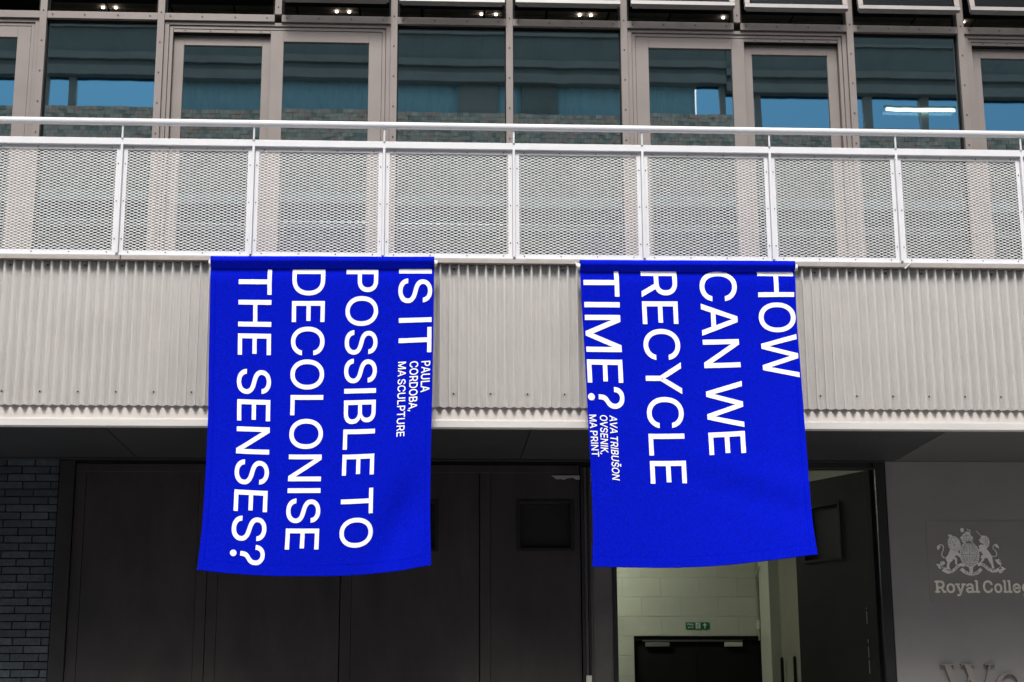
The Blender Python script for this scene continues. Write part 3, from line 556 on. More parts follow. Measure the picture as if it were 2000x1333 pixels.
# ------------------------------------------------------------------ lettering
GL = json.loads('''{"I":{"a":1847,"l":[[[601,0],[601,5087],[1246,5087],[1246,0]]]},"S":{"a":4466,"l":[[[2236,-89],[1969,-77],[1719,-44],[1488,13],[1275,92],[1082,192],[912,310],[764,446],[638,601],[537,772],[460,956],[409,1154],[382,1366],[1045,1366],[1066,1225],[1104,1097],[1160,981],[1234,877],[1323,786],[1538,641],[1664,587],[1799,545],[2085,498],[2406,499],[2566,519],[2859,603],[2990,664],[3106,737],[3207,822],[3295,918],[3365,1025],[3415,1139],[3445,1262],[3455,1393],[3447,1509],[3421,1613],[3379,1707],[3247,1863],[3066,1991],[2841,2095],[2586,2183],[1837,2393],[1539,2490],[1277,2605],[1052,2739],[862,2892],[712,3065],[605,3262],[540,3482],[519,3725],[533,3933],[577,4128],[649,4310],[749,4478],[875,4630],[1021,4764],[1188,4880],[1376,4978],[1580,5055],[1798,5111],[2028,5144],[2270,5155],[2516,5144],[2746,5111],[2961,5055],[3161,4976],[3344,4878],[3507,4764],[3649,4633],[3771,4486],[3870,4325],[3942,4154],[3988,3972],[4008,3779],[3373,3779],[3336,3960],[3265,4119],[3160,4257],[3022,4374],[2857,4466],[2673,4532],[2471,4572],[2250,4585],[2091,4578],[1802,4525],[1673,4478],[1555,4419],[1362,4271],[1287,4182],[1227,4085],[1185,3982],[1159,3872],[1151,3756],[1160,3632],[1190,3521],[1240,3422],[1309,3336],[1485,3192],[1585,3132],[1805,3037],[2020,2963],[2755,2761],[2992,2683],[3359,2521],[3587,2376],[3786,2196],[3945,1975],[4006,1848],[4049,1707],[4075,1554],[4083,1386],[4070,1183],[4029,990],[3960,807],[3865,635],[3743,476],[3598,335],[3428,212],[3233,106],[3016,21],[2777,-40],[2517,-77]]]},"T":{"a":4486,"l":[[[318,4517],[318,5087],[4169,5087],[4169,4517],[2567,4517],[2567,0],[1926,0],[1926,4517]]]},"P":{"a":4445,"l":[[[601,0],[601,5087],[2352,5087],[2633,5074],[2889,5034],[3119,4967],[3324,4874],[3504,4758],[3659,4623],[3790,4469],[3897,4297],[3980,4109],[4039,3910],[4075,3698],[4087,3476],[4075,3254],[4039,3043],[3980,2843],[3897,2654],[3790,2480],[3659,2325],[3504,2189],[3324,2072],[3119,1978],[2889,1911],[2633,1871],[2352,1857],[1246,1857],[1246,0]],[[1246,2424],[2325,2424],[2515,2433],[2686,2458],[2838,2501],[2970,2561],[3085,2635],[3183,2723],[3265,2823],[3330,2936],[3381,3059],[3438,3329],[3438,3623],[3381,3893],[3330,4015],[3265,4127],[3183,4225],[3084,4312],[2969,4385],[2835,4444],[2683,4487],[2512,4512],[1246,4512]]]},"O":{"a":5333,"l":[[[2670,-68],[2351,-48],[2051,11],[1768,110],[1504,249],[1262,425],[1047,634],[859,876],[698,1152],[569,1459],[477,1792],[421,2153],[403,2540],[421,2929],[477,3291],[569,3625],[698,3931],[859,4207],[1047,4450],[1262,4660],[1504,4836],[1768,4976],[2051,5076],[2351,5135],[2670,5155],[2989,5135],[3289,5076],[3572,4976],[3836,4836],[4077,4660],[4292,4450],[4478,4207],[4638,3931],[4766,3625],[4857,3291],[4912,2929],[4930,2540],[4912,2153],[4857,1792],[4766,1459],[4638,1152],[4478,876],[4292,634],[4077,425],[3836,249],[3572,110],[3289,11],[2989,-48]],[[2670,529],[2892,544],[3103,587],[3304,659],[3494,760],[3670,889],[3827,1045],[3965,1229],[4083,1441],[4179,1678],[4247,1941],[4288,2228],[4302,2540],[4288,2855],[4247,3144],[4179,3408],[4083,3646],[3965,3858],[3827,4042],[3670,4198],[3494,4327],[3304,4428],[3103,4500],[2892,4543],[2670,4558],[2447,4543],[2234,4500],[2033,4427],[1842,4326],[1666,4196],[1509,4039],[1372,3855],[1253,3643],[1157,3405],[1089,3142],[1048,2854],[1034,2540],[1048,2228],[1089,1941],[1157,1679],[1253,1442],[1372,1232],[1509,1048],[1666,891],[1842,761],[2033,660],[2234,587],[2447,544]]]},"B":{"a":4561,"l":[[[601,0],[601,5087],[2410,5087],[2664,5076],[2894,5042],[3102,4985],[3288,4906],[3451,4808],[3592,4694],[3711,4565],[3808,4420],[3884,4262],[3938,4097],[3970,3922],[3981,3738],[3974,3583],[3917,3314],[3867,3201],[3733,3009],[3653,2929],[3466,2799],[3364,2747],[3148,2666],[3148,2622],[3392,2572],[3512,2522],[3631,2455],[3744,2372],[3848,2274],[3941,2160],[4024,2031],[4092,1887],[4140,1728],[4169,1553],[4179,1362],[4168,1174],[4135,996],[4079,827],[4001,667],[3900,521],[3773,391],[3622,277],[3445,179],[3242,101],[3010,45],[2752,11],[2465,0]],[[1246,570],[2448,570],[2724,584],[2957,627],[3149,698],[3298,797],[3410,918],[3490,1053],[3538,1202],[3554,1366],[3546,1493],[3522,1614],[3481,1729],[3424,1839],[3353,1940],[3267,2031],[3168,2111],[3056,2180],[2930,2236],[2793,2276],[2643,2300],[2482,2308],[1246,2308]],[[1246,2854],[2516,2861],[2767,2915],[2987,3021],[3162,3172],[3231,3264],[3287,3365],[3328,3476],[3352,3594],[3360,3721],[3345,3884],[3301,4032],[3228,4167],[3126,4288],[2993,4388],[2827,4460],[2630,4503],[2400,4517],[1246,4517]]]},"L":{"a":3930,"l":[[[601,0],[601,5087],[1246,5087],[1246,570],[3612,570],[3612,0]]]},"E":{"a":4186,"l":[[[601,0],[601,5087],[3725,5087],[3725,4517],[1246,4517],[1246,2858],[3554,2858],[3554,2287],[1246,2287],[1246,570],[3752,570],[3752,0]]]},"D":{"a":5022,"l":[[[601,0],[601,5087],[2253,5087],[2612,5068],[2943,5011],[3248,4916],[3525,4783],[3773,4615],[3991,4413],[4178,4179],[4334,3911],[4457,3613],[4545,3287],[4598,2934],[4616,2554],[4598,2170],[4545,1814],[4457,1486],[4333,1186],[4175,917],[3984,681],[3762,477],[3506,307],[3220,173],[2905,77],[2561,19],[2188,0]],[[1246,570],[2147,570],[2445,585],[2716,629],[2960,704],[3179,807],[3370,939],[3536,1097],[3676,1281],[3790,1490],[3878,1724],[3941,1979],[3979,2256],[3991,2554],[3979,2849],[3941,3122],[3879,3374],[3791,3605],[3679,3813],[3543,3995],[3381,4151],[3196,4281],[2985,4384],[2751,4458],[2492,4502],[2209,4517],[1246,4517]]]},"C":{"a":5101,"l":[[[2673,-68],[2353,-48],[2051,11],[1767,110],[1502,249],[1260,425],[1045,634],[857,876],[696,1152],[568,1459],[476,1792],[421,2153],[403,2540],[421,2929],[476,3291],[568,3625],[696,3931],[857,4207],[1045,4450],[1260,4660],[1502,4836],[1767,4976],[2051,5076],[2353,5135],[2673,5155],[3048,5127],[3402,5043],[3728,4904],[4020,4712],[4152,4597],[4272,4470],[4381,4333],[4478,4184],[4562,4024],[4632,3854],[4729,3482],[4083,3482],[4050,3610],[3955,3841],[3824,4041],[3664,4210],[3476,4348],[3373,4404],[3153,4490],[2918,4541],[2673,4558],[2445,4543],[2230,4499],[2026,4425],[1835,4322],[1660,4191],[1503,4033],[1367,3849],[1250,3638],[1155,3401],[1088,3139],[1048,2852],[1034,2540],[1048,2230],[1089,1944],[1156,1683],[1251,1446],[1369,1235],[1506,1051],[1663,893],[1839,763],[2030,661],[2232,588],[2447,544],[2673,529],[2797,534],[2918,547],[3153,599],[3266,638],[3476,742],[3664,878],[3748,959],[3894,1144],[3955,1248],[4050,1479],[4083,1605],[4729,1605],[4689,1415],[4634,1235],[4565,1066],[4481,906],[4275,620],[4024,379],[3732,186],[3406,46],[3051,-40]]]},"N":{"a":5234,"l":[[[601,0],[601,5087],[1330,5087],[3977,1020],[3977,5087],[4622,5087],[4622,0],[3900,0],[1246,4060],[1246,0]]]},"H":{"a":5169,"l":[[[601,0],[601,5087],[1246,5087],[1246,2888],[3923,2888],[3923,5087],[4568,5087],[4568,0],[3923,0],[3923,2318],[1246,2318],[1246,0]]]},"?":{"a":3585,"l":[[[1321,1516],[1327,1807],[1373,2159],[1413,2296],[1526,2519],[1597,2612],[1768,2766],[2197,3058],[2297,3144],[2467,3339],[2532,3450],[2578,3569],[2606,3699],[2615,3837],[2608,3953],[2553,4159],[2444,4333],[2294,4468],[2106,4562],[2002,4592],[1775,4616],[1567,4594],[1467,4566],[1280,4477],[1198,4414],[1058,4254],[1004,4155],[962,4044],[918,3783],[273,3783],[292,3992],[334,4185],[400,4362],[490,4524],[600,4668],[726,4795],[869,4903],[1028,4993],[1200,5064],[1382,5115],[1574,5145],[1775,5155],[1990,5145],[2190,5113],[2376,5059],[2547,4985],[2702,4891],[2838,4781],[2957,4654],[3057,4510],[3137,4353],[3194,4185],[3229,4006],[3240,3817],[3229,3619],[3195,3436],[3138,3267],[3059,3112],[2959,2970],[2840,2838],[2701,2718],[2263,2413],[2127,2285],[2074,2214],[2030,2137],[1969,1960],[1940,1725],[1936,1516]],[[1639,-44],[1547,-36],[1462,-11],[1385,31],[1314,89],[1256,159],[1215,236],[1190,319],[1181,410],[1190,500],[1215,584],[1256,661],[1314,731],[1385,789],[1462,830],[1547,855],[1639,864],[1729,855],[1813,830],[1890,789],[1960,731],[2018,661],[2060,584],[2085,500],[2093,410],[2085,319],[2060,236],[2018,159],[1960,89],[1890,31],[1813,-11],[1729,-36]]]},"A":{"a":4797,"l":[[[130,0],[2010,5087],[2790,5087],[4660,0],[3950,0],[3470,1380],[1330,1380],[850,0]],[[1530,1960],[3270,1960],[2400,4420]]]},"U":{"a":5172,"l":[[[2588,-82],[2297,-67],[2025,-23],[1773,51],[1540,154],[1329,282],[1143,433],[982,605],[847,799],[739,1011],[662,1237],[616,1477],[601,1731],[601,5087],[1243,5087],[1243,1782],[1253,1604],[1284,1436],[1335,1278],[1407,1130],[1497,994],[1605,874],[1729,769],[1871,679],[2028,608],[2200,557],[2387,526],[2588,516],[2790,526],[2978,557],[3150,608],[3307,679],[3447,769],[3571,874],[3677,994],[3766,1130],[3836,1278],[3886,1436],[3916,1604],[3926,1782],[3926,5087],[4572,5087],[4572,1731],[4556,1477],[4510,1237],[4433,1011],[4326,799],[4190,605],[4030,433],[3845,282],[3634,154],[3402,51],[3150,-23],[2879,-67]]]},"R":{"a":4490,"l":[[[601,0],[601,5087],[2352,5087],[2633,5074],[2889,5034],[3119,4967],[3324,4874],[3504,4758],[3659,4623],[3790,4469],[3897,4297],[3980,4109],[4039,3910],[4075,3698],[4087,3476],[4075,3254],[4039,3043],[3980,2843],[3897,2654],[3790,2480],[3659,2325],[3504,2189],[3324,2072],[3190,1990],[4330,0],[3590,0],[2530,1857],[1246,1857],[1246,0]],[[1246,2424],[2325,2424],[2515,2433],[2686,2458],[2838,2501],[2970,2561],[3085,2635],[3183,2723],[3265,2823],[3330,2936],[3381,3059],[3438,3329],[3438,3623],[3381,3893],[3330,4015],[3265,4127],[3183,4225],[3084,4312],[2969,4385],[2835,4444],[2683,4487],[2512,4512],[1246,4512]]]},"Y":{"a":4718,"l":[[[2035,0],[2035,2083],[164,5087],[912,5087],[2081,3177],[2290,2788],[2496,2305],[2236,2305],[2443,2796],[2803,3445],[3810,5087],[4551,5087],[2680,2083],[2680,0]]]},"M":{"a":6282,"l":[[[601,0],[601,5087],[1480,5087],[3141,1000],[4800,5087],[5681,5087],[5681,0],[5040,0],[5040,3950],[3430,0],[2850,0],[1242,3950],[1242,0]]]},"W":{"a":6862,"l":[[[1450,0],[110,5087],[800,5087],[1810,1010],[3080,5087],[3780,5087],[5050,1010],[6060,5087],[6750,5087],[5410,0],[4720,0],[3430,4120],[2140,0]]]},"V":{"a":4797,"l":[[[2010,0],[130,5087],[840,5087],[2400,800],[3950,5087],[4660,5087],[2790,0]]]},"K":{"a":4667,"l":[[[601,0],[601,5087],[1246,5087],[1246,2640],[3640,5087],[4470,5087],[2330,2920],[4500,0],[3700,0],[1880,2480],[1246,1850],[1246,0]]]},",":{"a":1878,"l":[[[376,-717],[676,710],[1369,710],[843,-717]]]},"Š":{"a":4466,"l":[[[2236,-89],[1969,-77],[1719,-44],[1488,13],[1275,92],[1082,192],[912,310],[764,446],[638,601],[537,772],[460,956],[409,1154],[382,1366],[1045,1366],[1066,1225],[1104,1097],[1160,981],[1234,877],[1323,786],[1538,641],[1664,587],[1799,545],[2085,498],[2406,499],[2566,519],[2859,603],[2990,664],[3106,737],[3207,822],[3295,918],[3365,1025],[3415,1139],[3445,1262],[3455,1393],[3447,1509],[3421,1613],[3379,1707],[3247,1863],[3066,1991],[2841,2095],[2586,2183],[1837,2393],[1539,2490],[1277,2605],[1052,2739],[862,2892],[712,3065],[605,3262],[540,3482],[519,3725],[533,3933],[577,4128],[649,4310],[749,4478],[875,4630],[1021,4764],[1188,4880],[1376,4978],[1580,5055],[1798,5111],[2028,5144],[2270,5155],[2516,5144],[2746,5111],[2961,5055],[3161,4976],[3344,4878],[3507,4764],[3649,4633],[3771,4486],[3870,4325],[3942,4154],[3988,3972],[4008,3779],[3373,3779],[3336,3960],[3265,4119],[3160,4257],[3022,4374],[2857,4466],[2673,4532],[2471,4572],[2250,4585],[2091,4578],[1802,4525],[1673,4478],[1555,4419],[1362,4271],[1287,4182],[1227,4085],[1185,3982],[1159,3872],[1151,3756],[1160,3632],[1190,3521],[1240,3422],[1309,3336],[1485,3192],[1585,3132],[1805,3037],[2020,2963],[2755,2761],[2992,2683],[3359,2521],[3587,2376],[3786,2196],[3945,1975],[4006,1848],[4049,1707],[4075,1554],[4083,1386],[4070,1183],[4029,990],[3960,807],[3865,635],[3743,476],[3598,335],[3428,212],[3233,106],[3016,21],[2777,-40],[2517,-77]],[[1734,6586],[2226,5988],[2711,6586],[3322,6586],[3322,6559],[2516,5647],[1936,5647],[1133,6559],[1133,6586]]]},"F":{"a":4100,"l":[[[601,0],[601,5087],[3691,5087],[3691,4517],[1246,4517],[1246,2783],[3462,2783],[3462,2212],[1246,2212],[1246,0]]]},"i":{"a":1666,"l":[[[526,0],[526,3793],[1137,3793],[1137,0]],[[836,4428],[752,4435],[675,4458],[603,4494],[538,4546],[483,4608],[444,4676],[421,4750],[413,4831],[421,4913],[444,4988],[483,5057],[538,5119],[603,5171],[675,5208],[752,5230],[836,5237],[1001,5208],[1139,5119],[1193,5057],[1232,4988],[1255,4913],[1263,4831],[1255,4750],[1232,4676],[1139,4546],[1073,4494],[1001,4458],[922,4435]]]},"r":{"a":2591,"l":[[[526,0],[526,3793],[1116,3793],[1116,3209],[1154,3209],[1217,3346],[1300,3468],[1402,3577],[1524,3672],[1662,3749],[1808,3804],[1965,3837],[2130,3848],[2434,3837],[2434,3223],[2245,3249],[2069,3257],[1939,3250],[1700,3195],[1491,3085],[1402,3013],[1324,2930],[1205,2731],[1167,2619],[1144,2498],[1137,2369],[1137,0]]]},"e":{"a":4039,"l":[[[2120,-82],[1853,-67],[1606,-20],[1378,56],[1169,164],[982,299],[817,458],[675,641],[557,848],[462,1077],[395,1323],[355,1586],[341,1868],[355,2151],[394,2417],[460,2665],[553,2897],[670,3108],[808,3294],[969,3456],[1151,3593],[1352,3703],[1569,3782],[1802,3829],[2052,3844],[2206,3838],[2509,3786],[2802,3680],[2939,3605],[3069,3515],[3192,3409],[3306,3287],[3406,3148],[3495,2992],[3571,2818],[3632,2627],[3676,2417],[3702,2188],[3711,1939],[3711,1693],[748,1693],[748,2209],[3380,2209],[3097,2021],[3067,2375],[3029,2536],[2977,2685],[2910,2822],[2829,2943],[2735,3048],[2625,3138],[2503,3209],[2366,3260],[2216,3291],[2052,3301],[1886,3291],[1732,3260],[1591,3207],[1463,3134],[1348,3044],[1247,2941],[1161,2825],[1089,2695],[1032,2557],[992,2413],[967,2264],[959,2110],[968,1573],[996,1387],[1041,1216],[1104,1062],[1184,924],[1279,803],[1387,700],[1511,615],[1647,547],[1795,499],[1953,471],[2235,465],[2442,498],[2537,527],[2626,565],[2784,665],[2917,798],[2971,876],[3056,1055],[3650,908],[3599,766],[3532,632],[3450,508],[3351,393],[3238,288],[3113,195],[2825,44],[2664,-11],[2493,-50],[2311,-74]]]},"a":{"a":3892,"l":[[[1598,-85],[1423,-77],[1255,-52],[1096,-9],[944,50],[804,125],[679,216],[570,323],[476,446],[401,583],[347,734],[315,900],[304,1079],[312,1235],[336,1375],[376,1500],[432,1610],[582,1792],[775,1931],[1002,2034],[1385,2134],[1782,2199],[2437,2281],[2523,2299],[2653,2349],[2698,2383],[2730,2427],[2749,2482],[2750,2681],[2705,2880],[2666,2967],[2555,3112],[2398,3220],[2198,3286],[1956,3308],[1705,3287],[1594,3260],[1399,3177],[1241,3070],[1176,3008],[1072,2876],[1000,2738],[410,2912],[483,3076],[570,3222],[671,3350],[785,3460],[910,3555],[1043,3635],[1182,3702],[1330,3754],[1633,3822],[1939,3844],[2270,3816],[2511,3762],[2630,3720],[2858,3604],[2964,3527],[3060,3434],[3146,3326],[3223,3202],[3286,3061],[3330,2899],[3357,2716],[3366,2513],[3366,0],[2765,0],[2765,519],[2724,519],[2641,384],[2520,246],[2358,117],[2261,61],[2033,-32],[1755,-79]],[[1704,454],[1868,462],[2018,487],[2155,529],[2279,587],[2389,659],[2485,740],[2566,831],[2687,1039],[2748,1263],[2755,1898],[2651,1837],[2463,1787],[1647,1664],[1442,1617],[1252,1549],[1170,1504],[1034,1393],[984,1324],[947,1244],[918,1048],[944,869],[1019,722],[1139,606],[1297,522],[1488,471]]]},"x":{"a":3786,"l":[[[208,0],[1714,2182],[1710,1710],[287,3793],[1000,3793],[1645,2787],[2072,2059],[1755,2059],[1896,2292],[2163,2787],[2817,3793],[3517,3793],[2086,1687],[2086,2141],[3578,0],[2868,0],[2222,986],[1728,1816],[2045,1816],[1568,986],[915,0]]]},"t":{"a":2274,"l":[[[2038,3793],[2038,3271],[65,3271],[65,3793]],[[649,4712],[1260,4712],[1266,860],[1316,678],[1361,613],[1420,563],[1497,527],[1704,498],[2018,536],[2130,17],[1919,-27],[1683,-41],[1451,-25],[1247,23],[1070,102],[920,213],[801,353],[717,519],[666,711],[649,929]]]},"1":{"a":4490,"l":[[[601,0],[601,5087],[2352,5087],[2633,5074],[2889,5034],[3119,4967],[3324,4874],[3504,4758],[3659,4623],[3790,4469],[3897,4297],[3980,4109],[4039,3910],[4075,3698],[4087,3476],[4075,3254],[4039,3043],[3980,2843],[3897,2654],[3790,2480],[3659,2325],[3504,2189],[3324,2072],[3190,1990],[4330,0],[3590,0],[2530,1857],[1246,1857],[1246,0]],[[1246,2424],[2325,2424],[2515,2433],[2686,2458],[2838,2501],[2970,2561],[3085,2635],[3183,2723],[3265,2823],[3330,2936],[3381,3059],[3438,3329],[3438,3623],[3381,3893],[3330,4015],[3265,4127],[3183,4225],[3084,4312],[2969,4385],[2835,4444],[2683,4487],[2512,4512],[1246,4512]]]},"2":{"a":4152,"l":[[[2072,-82],[1823,-67],[1588,-20],[1370,56],[1168,164],[984,299],[821,458],[680,642],[560,850],[464,1079],[396,1326],[355,1591],[341,1874],[355,2162],[396,2430],[464,2680],[560,2911],[680,3119],[821,3304],[984,3463],[1168,3598],[1370,3706],[1588,3783],[1823,3829],[2072,3844],[2325,3829],[2562,3783],[2782,3706],[2986,3598],[3170,3463],[3333,3304],[3474,3119],[3593,2911],[3688,2680],[3756,2430],[3797,2162],[3810,1874],[3797,1591],[3756,1326],[3688,1079],[3593,850],[3474,642],[3333,458],[3170,299],[2986,164],[2782,56],[2562,-20],[2325,-67]],[[2072,464],[2255,476],[2421,513],[2570,574],[2702,659],[2818,764],[2918,885],[3003,1022],[3071,1174],[3124,1339],[3162,1510],[3185,1689],[3192,1874],[3185,2062],[3124,2415],[3071,2581],[3003,2735],[2918,2873],[2818,2996],[2702,3102],[2570,3188],[2421,3249],[2255,3286],[2072,3298],[1893,3286],[1729,3249],[1582,3188],[1451,3102],[1336,2996],[1236,2874],[1152,2736],[1084,2583],[1031,2418],[970,2063],[963,1874],[970,1689],[993,1510],[1031,1339],[1084,1174],[1152,1022],[1236,885],[1336,764],[1451,659],[1582,574],[1729,513],[1893,476]]]},"3":{"a":3892,"l":[[[475,-1386],[615,-857],[800,-890],[963,-898],[1109,-870],[1242,-795],[1359,-668],[1412,-581],[1461,-476],[1625,-14],[174,3793],[843,3793],[1713,1378],[2055,208],[1837,208],[2180,1379],[3052,3793],[3715,3793],[2042,-580],[1981,-722],[1843,-967],[1682,-1161],[1592,-1238],[1496,-1304],[1284,-1398],[1045,-1445],[841,-1450],[645,-1431]]]},"4":{"a":3892,"l":[[[1598,-85],[1423,-77],[1255,-52],[1096,-9],[944,50],[804,125],[679,216],[570,323],[476,446],[401,583],[347,734],[315,900],[304,1079],[312,1235],[336,1375],[376,1500],[432,1610],[582,1792],[775,1931],[1002,2034],[1385,2134],[1782,2199],[2437,2281],[2523,2299],[2653,2349],[2698,2383],[2730,2427],[2749,2482],[2750,2681],[2705,2880],[2666,2967],[2555,3112],[2398,3220],[2198,3286],[1956,3308],[1705,3287],[1594,3260],[1399,3177],[1241,3070],[1176,3008],[1072,2876],[1000,2738],[410,2912],[483,3076],[570,3222],[671,3350],[785,3460],[910,3555],[1043,3635],[1182,3702],[1330,3754],[1633,3822],[1939,3844],[2270,3816],[2511,3762],[2630,3720],[2858,3604],[2964,3527],[3060,3434],[3146,3326],[3223,3202],[3286,3061],[3330,2899],[3357,2716],[3366,2513],[3366,0],[2765,0],[2765,519],[2724,519],[2641,384],[2520,246],[2358,117],[2261,61],[2033,-32],[1755,-79]],[[1704,454],[1868,462],[2018,487],[2155,529],[2279,587],[2389,659],[2485,740],[2566,831],[2687,1039],[2748,1263],[2755,1898],[2651,1837],[2463,1787],[1647,1664],[1442,1617],[1252,1549],[1170,1504],[1034,1393],[984,1324],[947,1244],[918,1048],[944,869],[1019,722],[1139,606],[1297,522],[1488,471]]]},"5":{"a":1891,"l":[[[1393,-24],[1187,-10],[1009,32],[860,103],[739,201],[646,326],[579,475],[539,647],[526,843],[526,5087],[1137,5087],[1137,987],[1153,766],[1202,623],[1242,578],[1299,545],[1372,525],[1461,519],[1697,543],[1806,27],[1617,-9]]]},"6":{"a":5101,"l":[[[2673,-68],[2353,-48],[2051,11],[1767,110],[1502,249],[1260,425],[1045,634],[857,876],[696,1152],[568,1459],[476,1792],[421,2153],[403,2540],[421,2929],[476,3291],[568,3625],[696,3931],[857,4207],[1045,4450],[1260,4660],[1502,4836],[1767,4976],[2051,5076],[2353,5135],[2673,5155],[3048,5127],[3402,5043],[3728,4904],[4020,4712],[4152,4597],[4272,4470],[4381,4333],[4478,4184],[4562,4024],[4632,3854],[4729,3482],[4083,3482],[4050,3610],[3955,3841],[3824,4041],[3664,4210],[3476,4348],[3373,4404],[3153,4490],[2918,4541],[2673,4558],[2445,4543],[2230,4499],[2026,4425],[1835,4322],[1660,4191],[1503,4033],[1367,3849],[1250,3638],[1155,3401],[1088,3139],[1048,2852],[1034,2540],[1048,2230],[1089,1944],[1156,1683],[1251,1446],[1369,1235],[1506,1051],[1663,893],[1839,763],[2030,661],[2232,588],[2447,544],[2673,529],[2797,534],[2918,547],[3153,599],[3266,638],[3476,742],[3664,878],[3748,959],[3894,1144],[3955,1248],[4050,1479],[4083,1605],[4729,1605],[4689,1415],[4634,1235],[4565,1066],[4481,906],[4275,620],[4024,379],[3732,186],[3406,46],[3051,-40]]]},"7":{"a":4039,"l":[[[2120,-82],[1853,-67],[1606,-20],[1378,56],[1169,164],[982,299],[817,458],[675,641],[557,848],[462,1077],[395,1323],[355,1586],[341,1868],[355,2151],[394,2417],[460,2665],[553,2897],[670,3108],[808,3294],[969,3456],[1151,3593],[1352,3703],[1569,3782],[1802,3829],[2052,3844],[2206,3838],[2509,3786],[2802,3680],[2939,3605],[3069,3515],[3192,3409],[3306,3287],[3406,3148],[3495,2992],[3571,2818],[3632,2627],[3676,2417],[3702,2188],[3711,1939],[3711,1693],[748,1693],[748,2209],[3380,2209],[3097,2021],[3067,2375],[3029,2536],[2977,2685],[2910,2822],[2829,2943],[2735,3048],[2625,3138],[2503,3209],[2366,3260],[2216,3291],[2052,3301],[1886,3291],[1732,3260],[1591,3207],[1463,3134],[1348,3044],[1247,2941],[1161,2825],[1089,2695],[1032,2557],[992,2413],[967,2264],[959,2110],[968,1573],[996,1387],[1041,1216],[1104,1062],[1184,924],[1279,803],[1387,700],[1511,615],[1647,547],[1795,499],[1953,471],[2235,465],[2442,498],[2537,527],[2626,565],[2784,665],[2917,798],[2971,876],[3056,1055],[3650,908],[3599,766],[3532,632],[3450,508],[3351,393],[3238,288],[3113,195],[2825,44],[2664,-11],[2493,-50],[2311,-74]]]}}''')
def inside(p, poly):
    c = False; x, y = p
    for i in range(len(poly)):
        x1, y1 = poly[i]; x2, y2 = poly[i-1]
        if (y1 > y) != (y2 > y) and x < (x2-x1)*(y-y1)/(y2-y1)+x1: c = not c
    return c
def offs(P, d):
    n = len(P); ar = sum(P[i][0]*P[(i+1) % n][1]-P[(i+1) % n][0]*P[i][1] for i in range(n))
    sg = 1 if ar > 0 else -1; out = []
    for i in range(n):
        a, b, c = Vector(P[i-1]), Vector(P[i]), Vector(P[(i+1) % n])
        e1, e2 = (b-a), (c-b)
        if e1.length < 1e-7 or e2.length < 1e-7: out.append(tuple(b)); continue
        e1.normalize(); e2.normalize(); n1 = Vector((e1.y, -e1.x))*sg; n2 = Vector((e2.y, -e2.x))*sg
        m_ = n1+n2
        if m_.length < 0.3: out.append(tuple(b+n1*d)); continue
        m_.normalize(); out.append(tuple(b+m_*(d/max(0.5, m_.dot(n1)))))
    return out
_GC = {}
def glyph_tris(ch, bold=0.0):
    """triangles of a glyph in em units, filled by a 2D curve"""
    k = (ch, bold)
    if k in _GC: return _GC[k]
    cu = bpy.data.curves.new('glyph', 'CURVE'); cu.dimensions = '2D'; cu.fill_mode = 'FRONT'; LS = [[(x/10000, y/10000) for x, y in L] for L in GL[ch]['l']]
    for li, L in enumerate(LS):
        hole = any(lj != li and all(inside(p, K) for p in L[::3]) for lj, K in enumerate(LS))
        L = offs(L, -bold if hole else bold)
        sp = cu.splines.new('POLY'); sp.points.add(len(L)-1); sp.use_cyclic_u = True
        for p, (x, y) in zip(sp.points, L): p.co = (x, y, 0, 1)
    ob_ = bpy.data.objects.new('glyph', cu); COL.objects.link(ob_)
    dg = bpy.context.evaluated_depsgraph_get(); me = ob_.evaluated_get(dg).to_mesh(); me.calc_loop_triangles()
    res = []
    for t in me.loop_triangles:
        A_, B_, C_ = [(me.vertices[i].co.x, me.vertices[i].co.y) for i in t.vertices]
        ar = (B_[0]-A_[0])*(C_[1]-A_[1])-(C_[0]-A_[0])*(B_[1]-A_[1])
        if abs(ar) < 1e-9: continue
        if ar < 0: B_, C_ = C_, B_
        res.append((A_, B_, C_))
    ob_.evaluated_get(dg).to_mesh_clear(); bpy.data.objects.remove(ob_); bpy.data.curves.remove(cu)
    _GC[k] = res
    return res
def text_tris(txt, bold=0.0, track=0.0, space=0.17):
    x = 0; T = []
    for ch in txt:
        if ch == ' ': x += space; continue
        for t in glyph_tris(ch, bold): T.append(tuple((p[0]+x, p[1]) for p in t))
        x += GL[ch]['a']/10000+track
    x0 = min(p[0] for t in T for p in t); x1 = max(p[0] for t in T for p in t)
    return [tuple(((p[0]-x0)/(x1-x0), p[1]/0.5087) for p in t) for t in T]

